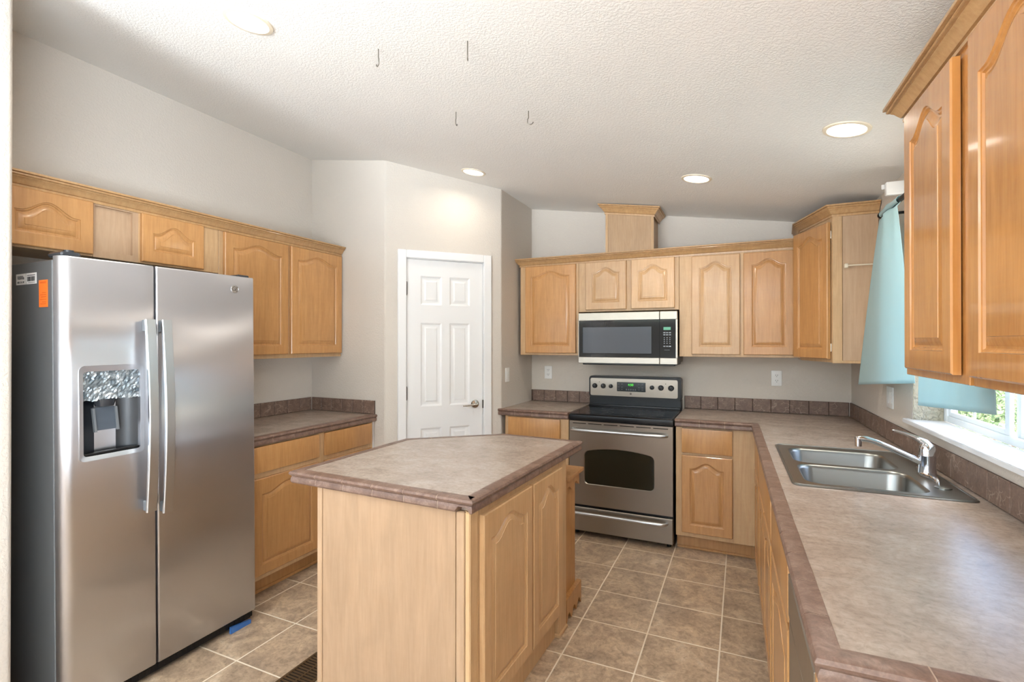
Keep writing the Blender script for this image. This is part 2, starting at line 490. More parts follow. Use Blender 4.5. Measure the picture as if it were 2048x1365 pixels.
# floor and ceiling
b = nb(); box(b, XL - .15, 1.25, YREAR - .15, YB + .15, -.1, 0)
build('floor', b, 'floor', smooth=0, kind='structure')
b = nb()
cs = [(XL - .15, YREAR - .15), (1.25, YREAR - .15), (1.25, YB + .15), (XL - .15, YB + .15)]
lo = [b.verts.new((x, y, ceil(x, y))) for x, y in cs]; hi = [b.verts.new((x, y, ceil(x, y) + .12)) for x, y in cs]
quad(b, lo); quad(b, hi[::-1])
for k in range(4): quad(b, [lo[k], hi[k], hi[(k + 1) % 4], lo[(k + 1) % 4]])
build('ceiling', b, 'ceiling', smooth=0, kind='structure')

def wall_poly(b, pts, z0=0.0, top=None, mi=0):
    """vertical prism whose top follows the sloping ceiling"""
    n = len(pts)
    a = [b.verts.new((x, y, z0)) for x, y in pts]
    c = [b.verts.new((x, y, (ceil(x, y) + .02) if top is None else top)) for x, y in pts]
    quad(b, a[::-1], mi); quad(b, c, mi)
    for k in range(n): quad(b, [a[k], a[(k + 1) % n], c[(k + 1) % n], c[k]], mi)

b = nb(); wall_poly(b, [(XL - .12, YREAR), (XL, YREAR), (XL, YB), (XL - .12, YB)])
# opening added in the left wall for a fill lamp: cut as separate stretches
b.free(); b = nb()
for y0, y1, z0, z1 in ((YREAR, -3.3, 0, None), (-3.3, -.5, 0, .45), (-3.3, -.5, 2.45, None), (-.5, YB + .12, 0, None)):
    wall_poly(b, [(XL - .12, y0), (XL, y0), (XL, y1), (XL - .12, y1)], z0, z1)
build('wall_left', b, 'wall', smooth=0, kind='structure')
b = nb(); wall_poly(b, [(XL - .12, YB), (1.0, YB), (1.0, YB + .12), (XL - .12, YB + .12)])
build('wall_back', b, 'wall', smooth=0, kind='structure')
b = nb()
for x0, x1, z0, z1 in ((XL, -2.9, 0, None), (.5, 1.25, 0, None), (-2.9, .5, 0, .22), (-2.9, .5, 2.35, None)):
    wall_poly(b, [(x0, YREAR - .12), (x1, YREAR - .12), (x1, YREAR), (x0, YREAR)], z0, z1)
build('wall_rear', b, 'wall', smooth=0, kind='structure')
# wall stub at the near end of the refrigerator alcove
b = nb(); wall_poly(b, [(XL, .74), (-2.36, .74), (-2.345, .755), (-2.345, .86), (-2.36, .875), (XL, .875)])
build('wall_stub', b, 'wall', smooth=50, kind='structure')

# right wall with the sink window
WU0, WU1, WZ0, WZ1, WT = 1.305, 2.345, 1.062, 2.12, .16
b = nb()
def rpoly(b, u0, u1, z0, z1):
    wall_poly(b, [tuple(rw(u0, 0)[:2]), tuple(rw(u1, 0)[:2]), tuple(rw(u1, WT)[:2]), tuple(rw(u0, WT)[:2])], z0, z1)
rpoly(b, -.0, WU0, 0, None); rpoly(b, WU1, 8.78, 0, None); rpoly(b, WU0, WU1, 0, WZ0); rpoly(b, WU0, WU1, WZ1, None)
build('wall_right', b, 'wall', smooth=0, kind='structure')

# corner pantry walls with rounded outside corners and a door opening
PA = Vector((-1.766, 3.637)); PB = Vector((-2.384, 2.952))
dd = (PA - PB).normalized(); dn = Vector((dd.y, -dd.x))          # dn faces the room
LD = (PA - PB).length
DW0, DW1, DH = (LD - .625) / 2 - .0, (LD + .625) / 2, 2.09       # rough opening along the diagonal
def dg(s, out=0.0): p = PB + dd * s + dn * out; return (p.x, p.y)
def arc(c, p, q, n=6):
    a0 = math.atan2(p[1] - c[1], p[0] - c[0]); a1 = math.atan2(q[1] - c[1], q[0] - c[0])
    while a1 - a0 > math.pi: a1 -= 2 * math.pi
    while a1 - a0 < -math.pi: a1 += 2 * math.pi
    r = math.hypot(p[0] - c[0], p[1] - c[1])
    return [(c[0] + r * math.cos(a0 + (a1 - a0) * k / n), c[1] + r * math.sin(a0 + (a1 - a0) * k / n)) for k in range(n + 1)]
def corner_round(P, d1, d2, r):
    """P corner, d1 direction back along the first face, d2 along the second; returns arc points"""
    t = r * math.tan((math.pi - math.acos(max(-1, min(1, d1.dot(d2))))) / 2)
    p = P + d1 * t; q = P + d2 * t
    bis = (d1 + d2).normalized(); c = P + bis * (r / math.sin(math.acos(max(-1, min(1, d1.dot(d2)))) / 2))
    return arc(c, p, q)
b = nb()
ra = corner_round(PB, Vector((-1, 0)), dd, .03)
wall_poly(b, [(XL, PB.y)] + ra + [dg(DW0), dg(DW0, -.11), (PB.x - .06, PB.y + .11), (XL, PB.y + .11)])
rb = corner_round(PA, -dd, Vector((0, 1)), .03)
wall_poly(b, [dg(DW1)] + rb + [(PA.x, YB), (PA.x - .11, YB), (PA.x - .11, PA.y + .05), dg(DW1, -.11)])
wall_poly(b, [dg(DW0), dg(DW1), dg(DW1, -.11), dg(DW0, -.11)], DH)
build('wall_pantry', b, 'wall', smooth=50, kind='structure')

# ------------------------------------------------------------------ panelled faces
def panel_grid(b, xb, zb, cells, y, loops, mi=0):
    """front face at y; cells {(i,j)} get nested rectangular loops [(inset, dy)]"""
    V = {}
    def gv(x, z, yy=y):
        k = (round(x, 5), round(z, 5), round(yy, 5))
        if k not in V: V[k] = b.verts.new((x, yy, z))
        return V[k]
    for i in range(len(xb) - 1):
        for j in range(len(zb) - 1):
            x0, x1, z0, z1 = xb[i], xb[i + 1], zb[j], zb[j + 1]
            prev = [gv(x0, z0), gv(x1, z0), gv(x1, z1), gv(x0, z1)]
            if (i, j) in cells:
                for ins, dy in loops:
                    cur = [gv(x0 + ins, z0 + ins, y + dy), gv(x1 - ins, z0 + ins, y + dy), gv(x1 - ins, z1 - ins, y + dy), gv(x0 + ins, z1 - ins, y + dy)]
                    for k in range(4): quad(b, [prev[k], prev[(k + 1) % 4], cur[(k + 1) % 4], cur[k]], mi)
                    prev = cur
            quad(b, prev, mi)
def slab_sides(b, x0, x1, z0, z1, y0, y1, mi=0):
    v = [b.verts.new(p) for p in ((x0, y0, z0), (x1, y0, z0), (x1, y0, z1), (x0, y0, z1), (x0, y1, z0), (x1, y1, z0), (x1, y1, z1), (x0, y1, z1))]
    for q in ((0, 1, 5, 4), (1, 2, 6, 5), (2, 3, 7, 6), (3, 0, 4, 7), (4, 5, 6, 7)): quad(b, [v[i] for i in q], mi)

# ------------------------------------------------------------------ pantry door
ang = math.atan2(dd.y, dd.x)
T = thing('pantry_door', 'white six panel pantry door with lever handle in the diagonal corner wall', 'door', (PB.x, PB.y, 0), ang)
b = nb(); w0, w1 = DW0 + .012, DW1 - .012
dw = w1 - w0
xb = [w0, w0 + .105, w0 + .27, w0 + dw - .27, w0 + dw - .105, w1]
zb = [.012, .20, .80, .965, 1.60, 1.735, 1.955, 2.078]
pl = [(.004, .002), (.014, .009), (.022, .010), (.032, .008), (.042, .002)]
panel_grid(b, xb, zb, {(i, j) for i in (1, 3) for j in (1, 3, 5)}, .006, pl)
slab_sides(b, w0, w1, .012, 2.078, .006, .041)
bmesh.ops.remove_doubles(b, verts=list(b.verts), dist=.0002)
build('door_leaf', b, 'white', T, 25)
b = nb()
CW = .058
for x0, x1, z0, z1 in ((DW0 - CW, DW0 + .006, 0, DH + CW - .004), (DW1 - .006, DW1 + CW, 0, DH + CW - .004)):
    box(b, x0, x1, -.02, 0, z0, z1, .004)
box(b, DW0 + .006, DW1 - .006, -.02, 0, DH - .006, DH + CW - .004, .004)
for x0, x1, z0, z1 in ((DW0, DW0 + .010, 0, DH), (DW1 - .010, DW1, 0, DH), (DW0 + .010, DW1 - .010, DH - .010, DH)):
    box(b, x0, x1, 0, .09, z0, z1)
build('door_casing', b, 'white', T)
for z in (.25, 1.07, 1.855):
    b = nb(); cyl(b, (w0 - .003, -.004, z - .045), (w0 - .003, -.004, z + .045), .0065, n=12)
    for dz in (-.048, .048): cyl(b, (w0 - .003, -.004, z + dz - .004), (w0 - .003, -.004, z + dz + .004), .005, n=10)
    build('hinge', b, 'hinge', T)
H = None
b = nb(); hx = w1 - .062; hz = .965
lathe(b, [(.0, -.001), (.033, -.001), (.033, .004), (.028, .010), (.013, .014), (.011, .04), (.012, .052), (.0, .054)], (hx, .006, hz), (0, -1, 0), 28)
tube(b, [(hx, -.042, hz), (hx - .02, -.046, hz + .001), (hx - .05, -.047, hz - .002), (hx - .085, -.045, hz - .005), (hx - .112, -.04, hz - .006)], .008, 12, radii=[.010, .010, .009, .0085, .0065], flat=.8)
h_ = build('lever_handle', b, 'nickel', T); h_['label'] = 'satin metal lever handle'
b = nb(); box(b, w1 - .001, w1 + .008, -.004, .012, hz - .035, hz + .03, .001)
build('strike_plate', b, 'hinge', T)

# ------------------------------------------------------------------ cabinet doors
def arch_loop(w, h, s, sb, top, rise, n=22):
    """closed outline: bottom left->right then top right->left; s side inset, sb bottom inset,
    top = inset of the crown of the arch, rise = how far the shoulders drop"""
    pts = [(s + (w - 2 * s) * k / n, sb) for k in range(n + 1)]
    for k in range(n, -1, -1):
        t = k / n; c = abs(2 * t - 1)
        c = min(1.0, c / .86)
        f = .5 * (1 + math.cos(math.pi * c)) ** 1.0
        pts.append((s + (w - 2 * s) * t, h - top - rise * (1 - f)))
    return pts
def raised_door(w, h, rise=.042, st=.052, top=.045, bot=.056, t=.02, y0=0.0):
    """arched raised-panel door, front toward -y, lower left at the origin"""
    b = nb(); n = 22
    def row(pts, y): return [b.verts.new((x, y0 + y, z)) for x, z in pts]
    rows = []
    rows.append(row(arch_loop(w, h, 0, 0, 0, 0), 0))
    rows.append(row(arch_loop(w, h, 0, 0, 0, 0), -t + .004))
    rows.append(row(arch_loop(w, h, .004, .004, .004, 0), -t))
    for e, y in ((0, 0), (.0015, .004), (.006, .005), (.010, .0092), (.0145, .0092), (.0165, .0075), (.030, .003), (.034, .0028), (.035, .0008)):
        rows.append(row(arch_loop(w, h, st + e, bot + e, top + e, rise), -t + y))
    for a, c in zip(rows, rows[1:]):
        N = len(a)
        for k in range(N): quad(b, [a[k], a[(k + 1) % N], c[(k + 1) % N], c[k]])
    last = rows[-1]; N = len(last)
    for k in range(n): quad(b, [last[k], last[k + 1], last[N - 2 - k], last[N - 1 - k]])
    first = rows[0]
    for k in range(n): quad(b, [first[k + 1], first[k], first[N - 1 - k], first[N - 2 - k]])
    bmesh.ops.remove_doubles(b, verts=list(b.verts), dist=.00005)
    return b
def slab_front(w, h, t=.02):
    b = nb(); box(b, 0, w, -t, 0, 0, h, .004, seg=2); return b

def cabinet(name, label, cat, loc, rz, w, d, z0, z1, doors=(), drawers=(), toe=None, group=None,
            mf='wood_frame', md='wood_door', mside=None, rise=.042, gapw=.002, hollow=False):
    """body, face frame, doors and drawers; local x along the front, y into the wall"""
    T = thing(name, label, cat, loc, rz, group)
    b = nb(); zb = z0 + (toe[0] if toe else 0)
    
    if hollow:
        for q in ((0, .018, .019, d, zb, z1), (w - .018, w, .019, d, zb, z1), (.018, w - .018, d - .012, d, zb, z1), (.018, w - .018, .019, d - .012, zb, zb + .018)): box(b, *q)
    else: box(b, 0, w, .019, d, zb, z1)
    build('body', b, mside or mf, T, 0)
    b = nb(); box(b, 0, w, 0, .019, zb, z1, .0015)
    build('face_frame', b, mf, T)
    if toe:
        b = nb(); box(b, 0, w, toe[1], toe[1] + .016, z0, zb); box(b, 0, w, toe[1] + .016, d, z0, zb)
        box(b, 0, w, toe[1] - .012, toe[1], z0, z0 + .018, .004)
        build('toe_kick', b, 'wood_base', T)
    for q in doors:
        x0, x1, a0, a1 = q[:4]; mm = q[4] if len(q) > 4 else md
        rs = min(rise, (a1 - a0) * .22)
        o = build('door', raised_door(x1 - x0, a1 - a0, rs if (a1 - a0) > .25 else rs), mm, T, 30)
        o.location = (x0, -gapw, a0)
    for x0, x1, a0, a1 in drawers:
        o = build('drawer_front', slab_front(x1 - x0, a1 - a0), md, T)
        o.location = (x0, -gapw, a0)
    return T

CROWN = [(0, 0), (.007, 0), (.008, .009), (.0045, .0105), (.0045, .0135), (.011, .016), (.019, .026), (.026, .036), (.033, .041), (.033, .0435), (.039, .045), (.043, .0485), (.0425, .0525), (.039, .0535), (.039, .0555), (.050, .0575), (.050, .066), (0, .066)]
def crown(label, path, z, dz=None, sc=1.0, mtl='wood_crown'):
    b = nb(); sweep(b, [(o * sc, zz * sc + z) for o, zz in CROWN], path)
    if dz:
        for v in b.verts: v.co.z += dz(v.co.x)
    o = build('crown_moulding', b, mtl, None, 30); return tag(o, label, 'moulding', 'crown mouldings on the wall cabinets')

# ------------------------------------------------------------------ left run: wall cabinets
XU = -2.80
def left_cab(label, y0, y1, z0, doors, **k):
    return cabinet('wall_cabinet', label, 'cabinet', (XU, y0, 0), R(90), y1 - y0, XU - XL - .003, z0, 2.135,
                   [(a - y0, c - y0) + tuple(r) for a, c, *r in doors], **k)
GW = 'wall cabinets on the left wall'
left_cab('short maple wall cabinet above the refrigerator, nearest the wall stub', .885, 1.327, 1.858, [(.985, 1.322, 1.866, 2.113)], group=GW, rise=.05)
left_cab('short maple wall cabinet above the refrigerator, glare spot on its arched door', 1.525, 1.955, 1.858, [(1.532, 1.856, 1.866, 2.112)], group=GW, rise=.05)
left_cab('tall two door maple wall cabinet on left wall, right of the refrigerator', 1.957, 2.946, 1.345, [(1.983, 2.44, 1.372, 2.108), (2.464, 2.936, 1.372, 2.108)], group=GW)
T = thing('filler_panel', 'narrow pale recessed filler panel between the two short cabinets over the refrigerator', 'panel', (XU, 1.328, 0), R(90))
b = nb(); panel_grid(b, [0, .008, .17, .196], [1.858, 1.89, 2.105, 2.135], {(1, 1)}, 0, [(.0005, .014), (.002, .014)])
slab_sides(b, 0, .196, 1.858, 2.135, 0, .3)
build('panel_face', b, 'wood_panel', T, 0)
b = nb(); sweep(b, [(o, z + 2.112) for o, z in CROWN], [(XU, .885), (XU, 2.946)])
tag(build('crown_moulding', b, 'wood_crown', None, 30), 'long maple crown moulding along the left wall cabinets', 'moulding', 'crown mouldings on the wall cabinets')

# ------------------------------------------------------------------ back run: wall cabinets
YF = 3.952
def back_cab(label, x0, x1, z0, doors, **k):
    return cabinet('wall_cabinet', label, 'cabinet', (x0, YF, 0), 0, x1 - x0, YB - YF - .003, z0, 2.118,
                   [(a - x0, c - x0) + tuple(r) for a, c, *r in doors], **k)
GB = 'wall cabinets on the back wall'
back_cab('single door maple wall cabinet left of the microwave', -1.735, -1.216, 1.345, [(-1.684, -1.236, 1.363, 2.094)], group=GB)
back_cab('short two door maple wall cabinet directly above the microwave', -1.214, -.432, 1.698, [(-1.152, -.825, 1.713, 2.096, 'wood_door_pale'), (-.786, -.462, 1.713, 2.096, 'wood_door_pale')], group=GB)
back_cab('two door maple wall cabinet right of the microwave', -.430, .362, 1.345, [(-.341, -.014, 1.363, 2.088, 'wood_door_pale'), (.009, .329, 1.363, 2.088)], group=GB)
b = nb(); sweep(b, [(o, z + 2.097) for o, z in CROWN], [(-1.735, YB - .01), (-1.735, YF), (.352, YF)])
# path runs with the room on its right: reverse handled by winding
tag(build('crown_moulding', b, 'wood_crown', None, 30), 'maple crown moulding along the back wall cabinets', 'moulding', 'crown mouldings on the wall cabinets')

# vent chase above the microwave cabinet
T = thing('vent_chase', 'boxed maple vent chase rising from the back cabinets to the ceiling', 'box', (-1.0, 3.985, 2.165))
cx0, cx1, cy0 = -1.0, -.622, 3.985
b = nb()
def slopebox(b, x0, x1, y0, y1, z0, dz):
    v = []
    for x in (x0, x1):
        for y in (y0, y1):
            v.append(b.verts.new((x + 1.0, y - 3.985, z0 - 2.165))); v.append(b.verts.new((x + 1.0, y - 3.985, ceil(x, y) + dz - 2.165)))
    for q in ((0, 1, 3, 2), (4, 6, 7, 5), (0, 4, 5, 1), (2, 3, 7, 6), (0, 2, 6, 4), (1, 5, 7, 3)): quad(b, [v[i] for i in q])
slopebox(b, cx0 + .012, cx1 - .012, cy0 + .002, YB - .002, 2.12, -.012)
build('front_panel', b, 'wood_knotty', T, 0)
b = nb()
slopebox(b, cx0, cx0 + .02, cy0 - .004, cy0 + .016, 2.12, -.012); build('corner_strip', b, 'wood_frame', T, 0)
b = nb(); slopebox(b, cx1 - .02, cx1, cy0 - .004, cy0 + .016, 2.12, -.012); build('corner_strip', b, 'wood_frame', T, 0)
b = nb(); sweep(b, [(o * 1.05, z * 1.1) for o, z in CROWN], [(0, .27), (0, 0), (cx1 - cx0, 0), (cx1 - cx0, .27)])
for v in b.verts: v.co.z += ceil(v.co.x - 1.0, 4.0) - .0795 - 2.165
build('crown', b, 'wood_crown', T, 30)

# ------------------------------------------------------------------ diagonal corner wall cabinet (door ajar)
D0 = Vector((.366, 3.948)); D1 = Vector((.492, 3.53)); dl = (D1 - D0).length; da = math.atan2(D1.y - D0.y, D1.x - D0.x)
T = thing('corner_wall_cabinet', 'tall corner wall cabinet with its narrow door ajar beside the blue curtain', 'cabinet', (0, 0, 0))
wx = rw(4.28 - 3.53, 0).x - .004
b = nb(); z0, z1 = 1.330, 2.212
poly = [(D0.x + .014, D0.y + .004), (D1.x + .014, D1.y + .012), (wx, 3.542), (rw(.003, 0).x - .005, YB - .003), (D0.x + .014, YB - .003)]
prism(b, poly, z0, z1)
build('body', b, 'wood_frame', T, 0)
b = nb(); box(b, D1.x + .052, wx - .002, 3.532, 3.542, z0 + .012, z1 - .006, .001)
o = build('side_panel', b, 'wood_panel', T); o['label'] = 'pale maple laminate side panel'
b = nb(); box(b, D1.x, D1.x + .05, 3.526, 3.545, z0, z1, .002); box(b, D1.x, wx - .002, 3.524, 3.543, z0 - .004, z0 + .012, .002)
build('side_frame', b, 'wood_frame', T)
F = thing('face_frame', '', ''); del F['label'], F['category']
bpy.data.objects.remove(F)
b = nb(); u2 = (D1 - D0).normalized(); n2 = Vector((u2.y, -u2.x)); n2 = -n2 if n2.dot(Vector((-1, 0))) < 0 else n2
def dpt(s, out): p = D0 + u2 * s + n2 * out; return (p.x, p.y)
for s0, s1, a0, a1 in ((0, .045, z0, z1), (dl - .045, dl, z0, z1), (.045, dl - .045, z0, z0 + .035), (.045, dl - .045, z1 - .05, z1)):
    prism(b, [dpt(s0, 0), dpt(s1, 0), dpt(s1, -.014), dpt(s0, -.014)], a0, a1)
build('face_frame', b, 'wood_frame', T, 0)
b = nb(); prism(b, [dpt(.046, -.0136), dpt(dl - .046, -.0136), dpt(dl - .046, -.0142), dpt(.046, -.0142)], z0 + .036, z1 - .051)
build('opening_shade', b, 'black_matte', T, 0)  # black sheet painted for the shade inside the cabinet
# door hinged at its right edge, swung slightly open
dwid = dl - .05
hp = Vector(dpt(dl - .012, .006)); op = R(6)
dirv = (-u2); c_, s_ = math.cos(op), math.sin(op)
da2 = da + op                                          # x axis of the door leaf points from free edge to hinge
dx = Vector((math.cos(da2), math.sin(da2)))
o = build('door', raised_door(dwid, 2.175 - 1.352, .042), 'wood_door', T, 30)
st = hp - dx * dwid
o.location = (st.x, st.y, 1.352); o.rotation_euler = (0, 0, da2)
for z in (1.42, 2.10):
    b = nb(); box(b, dwid - .03, dwid + .004, .0, .012, z - 1.352 - .025, z - 1.352 + .025, .002)
    h = build('hinge', b, 'nickel', o)
b = nb(); sweep(b, [(q, z + 2.203) for q, z in CROWN], [(D0.x + .02, YB - .01), (D0.x, D0.y), (D1.x, D1.y), (wx, 3.53)])
tag(build('crown_moulding', b, 'wood_crown', None, 30), 'crown moulding with mitred corner on the tall corner wall cabinet', 'moulding', 'crown mouldings on the wall cabinets')
# towel bar on the side panel
b = nb(); tb = thing('towel_bar', 'thin cream towel bar on the corner cabinet side panel', 'towel bar', (D1.x + .07, 3.53, 1.905))
tube(b, [(0, -.022, 0), (.165, -.022, 0)], .0042, 10); build('bar', b, 'wire', tb)
b = nb(); box(b, -.012, .006, -.028, 0, -.014, .012, .003); build('bracket', b, 'wire', tb)
b = nb(); box(b, .150, .168, -.028, 0, -.014, .012, .003)
build('bracket', b, 'wire', tb)

# ------------------------------------------------------------------ right wall cabinets (near the viewer)
def right_cab(label, u0, u1, doors, **k):
    o = cabinet('wall_cabinet', label, 'cabinet', tuple(rw(u0, -.29)), RZR, u1 - u0, .285, 1.35, 2.165,
                [(a - u0, c - u0, z0, z1, 'wood_gloss') for a, c, z0, z1 in doors], mf='wood_gloss', **k)
    return o
right_cab('glossy narrow maple wall cabinet right of the curtain, high on right wall', 2.322, 2.772, [(2.388, 2.738, 1.372, 2.138)], gapw=.004, rise=.05)
right_cab('glossy maple wall cabinet closest to the viewer at the right edge', 2.792, 3.72, [(2.826, 3.24, 1.372, 2.138), (3.27, 3.69, 1.372, 2.138)], rise=.06)
b = nb(); path = [rw(2.322, -.004), rw(2.322, -.29), rw(3.72, -.29)]
sweep(b, [(o, z + 2.148) for o, z in CROWN], [p[:2] for p in path])
tag(build('crown_moulding', b, 'wood_crown', None, 30), 'maple crown moulding on the near right wall cabinets', 'moulding', 'crown mouldings on the wall cabinets')

# ------------------------------------------------------------------ base cabinets
ZT = .867
XF = -2.485
cabinet('base_cabinet', 'maple base cabinet with drawers beside the refrigerator on left wall', 'cabinet', (XF, 1.90, 0), R(90), 1.035, XF - XL - .003, 0, ZT,
        [(.03, .505, .135, .682), (.56, 1.005, .135, .682)], [(.03, .505, .715, .862), (.56, 1.005, .715, .862)], toe=(.105, .068), md='wood_base', group='base cabinets')
b = nb(); box(b, XF - .05, XF + .004, 2.936, 2.947, 0, ZT, .002); build('trim_1', b, 'white', kind='structure')
YBF = 3.66
cabinet('base_cabinet', 'small maple base cabinet left of the range', 'cabinet', (-1.735, YBF - .015, 0), 0, .535, YB - YBF + .01, 0, ZT,
        [(.035, .47, .135, .682)], [(.035, .47, .705, .86)], toe=(.105, .072), md='wood_base', group='base cabinets')
cabinet('base_cabinet', 'maple base cabinet with one drawer and arched door right of the range', 'cabinet', (-.422, YBF, 0), 0, .53, YB - YBF - .003, 0, ZT,
        [(.040, .362, .140, .672)], [(.040, .362, .692, .858)], toe=(.108, .075), md='wood_base', group='base cabinets')
ub = 4.28 - YBF + .004
# sink run: a long base under the window, seen edge on
RF = -.64
def rc(name, label, u0, u1, doors, drawers=(), **k):
    return cabinet(name, label, 'cabinet', tuple(rw(u0, RF)), RZR, u1 - u0, -RF - .003, 0, ZT,
                   [(a - u0, c - u0, z0, z1) for a, c, z0, z1 in doors], [(a - u0, c - u0, z0, z1) for a, c, z0, z1 in drawers], toe=(.105, .07), md='wood_base', group='base cabinets', **k)
rc('base_cabinet', 'maple corner base cabinet under the worktop between range run and sink', ub, 1.30, [(.86, 1.27, .14, .68)], [(.86, 1.27, .70, .86)])
rc('base_cabinet', 'two door maple sink base cabinet below the sink', 1.302, 2.16, [(1.33, 1.725, .14, .68), (1.737, 2.13, .14, .68)], [(1.33, 2.13, .70, .86)], hollow=True)
rc('base_cabinet', 'narrow maple base cabinet between the sink base and the dishwasher', 2.162, 2.765, [(2.19, 2.74, .14, .68)], [(2.19, 2.74, .70, .86)])
T = thing('dishwasher', 'shiny dishwasher under the right worktop end reflecting the floor', 'dishwasher', tuple(rw(2.785, RF)), RZR)
b = nb(); box(b, 0, .44, .02, .62, .09, ZT - .008); build('body', b, 'black', T, 0)
b = nb(); box(b, .004, .436, -.022, .018, .11, .74, .005); o = build('door', b, 'steel_range', T)
b = nb(); box(b, .004, .436, -.024, .018, .745, .858, .005); build('control_panel', b, 'steel_range', T)
b = nb(); box(b, 0, .44, .06, .075, 0, .088); build('toe_kick', b, 'black', T)
b = nb(); box(b, 0, .02, -.024, .63, 0, ZT, .002)
tag(build('end_panel', b, 'wood_base', None, loc=tuple(rw(3.232, RF)), rot=(0, 0, RZR)), 'maple end panel closing the worktop end by the dishwasher', 'panel')

# ------------------------------------------------------------------ worktops
NOSE = [(-.045, 0), (-.011, 0), (-.004, -.003), (0, -.010), (-.003, -.0165), (-.008, -.0195), (-.0105, -.0235), (-.0075, -.028), (-.006, -.034), (-.006, -.044), (-.010, -.050), (-.016, -.052), (-.045, -.052)]
NOSE = [(o, z + ZC) for o, z in NOSE]
def worktop(label, outer, holes, nose_path, zt=ZC):
    """outer: polygon of the laminate field (already inset behind the edge tiles)"""
    T = thing('countertop', label, 'countertop', (0, 0, 0))
    b = nb()
    fill_holes(b, outer, holes, ZC - .001); fill_holes(b, outer, holes, ZC - .0525)
    for lp in [outer] + holes:
        a = [b.verts.new((p[0], p[1], ZC - .001)) for p in lp]; c = [b.verts.new((p[0], p[1], ZC - .0525)) for p in lp]
        for k in range(len(lp)): quad(b, [a[k], a[(k + 1) % len(lp)], c[(k + 1) % len(lp)], c[k]])
    bmesh.ops.remove_doubles(b, verts=list(b.verts), dist=.0001)
    build('surface', b, 'laminate', T, 0)
    b = nb(); sweep(b, NOSE, nose_path, tile=.152)
    o = build('tile_edge', b, ['nosing', 'grout'], T, 30)
    return T, o
E_ = .0455
# left run (fridge to pantry)
XN = -2.452
worktop('brown edged countertop beside the refrigerator on the left wall', [(XL + .002, 1.90), (XN - E_, 1.90), (XN - E_, 2.949), (XL + .002, 2.949)], [], [(XN, 1.90), (XN, 2.958)][::1])
# left of the range
YN = 3.618
worktop('small square countertop between pantry wall and range', [(-1.763, YN - .01 + E_), (-1.197, YN - .01 + E_), (-1.197, YB - .002), (-1.763, YB - .002)], [], [(-1.785, YN - .01), (-1.197, YN - .01)])
# L-shaped: right of the range and along the window wall
RN = -.672; UE = 3.285
pA = Vector((-.425, YN + E_)); 
ic = rw(0, RN + E_); tt = (YN + E_ - ic.y) / (-math.cos(DEL)); pI = rw(tt, RN + E_)[:2]
SINK = (1.32, 2.135, -.584, -.04)
hole = [tuple(rw(u, v)[:2]) for u, v in rrect(SINK[0] + .012, SINK[1] - .012, SINK[2] + .012, SINK[3] - .012, .03, 3)]
outer = [(pA.x, pA.y), tuple(pI), tuple(rw(UE - E_, RN + E_)[:2]), tuple(rw(UE - E_, -.002)[:2]), tuple(rw(.003, -.002)[:2]), (pA.x, YB - .002)]
ic2 = rw(0, RN); tt = (YN - ic2.y) / (-math.cos(DEL)); pN = rw(tt, RN)[:2]
worktop('long L-shaped countertop holding the sink, with brown tile edge', outer, [hole], [(pA.x, YN), tuple(pN), tuple(rw(UE, RN)[:2]), tuple(rw(UE, -.002)[:2])])

# ------------------------------------------------------------------ tile backsplashes
def splash(label, loc, rz, L, tile=.135, h=.1):
    b = nb(); n = max(1, round(L / tile)); t = L / n
    box(b, 0, L, -.006, 0, 0, h - .001, 0, 1)
    for k in range(n): box(b, k * t + .0018, (k + 1) * t - .0018, -.011, -.0055, .001, h, .0025, 0)
    o = build('tile_backsplash', b, ['splash', 'grout_dark'], None, 30, loc, (0, 0, rz))
    return tag(o, label, 'backsplash', 'tile backsplashes')
splash('tile backsplash strip on left wall beside the refrigerator', (XL + .002, 1.90, ZC), R(90), 1.04, .11)
splash('dark tile backsplash strip on the pantry side wall, left of the door', (XL + .013, PB.y - .002, ZC), 0, PB.x - XL - .1, .11)
splash('short tile backsplash strip below the light switch right of the pantry door', (-1.763, YB - .012, ZC), R(-90) + 0, YB - .012 - 3.62, .1).rotation_euler = (0, 0, R(-90) + R(180))
bpy.data.objects[-1] if False else None
splash('tile backsplash strip on back wall left of the range', (-1.75, YB - .002, ZC), 0, .555, .115)
splash('tile backsplash strip on back wall right of the range', (-.425, YB - .002, ZC), 0, 1.12, .13)
splash('long tile backsplash strip below the window sill', tuple(rw(.013, -.002, ZC)), RZR, UE - .015, .15)

# ------------------------------------------------------------------ sink
T = thing('kitchen_sink', 'double bowl stainless steel sink set in the long countertop', 'sink', tuple(rw(0, 0, ZC)), RZR)
b = nb(); z = .004
bowls = [(1.405, 1.735, -.540, -.150), (1.768, 2.095, -.540, -.150)]
out = rrect(*SINK, .03, 5)
hl = [rrect(*q, .06, 6) for q in bowls]
fill_holes(b, out, hl, z)
o2 = rrect(SINK[0] - .003, SINK[1] + .003, SINK[2] - .003, SINK[3] + .003, .032, 5)
A = [b.verts.new((p[0], p[1], z)) for p in out]; B = [b.verts.new((p[0], p[1], .0006)) for p in o2]
for k in range(len(A)): quad(b, [A[k], A[(k + 1) % len(A)], B[(k + 1) % len(A)], B[k]])
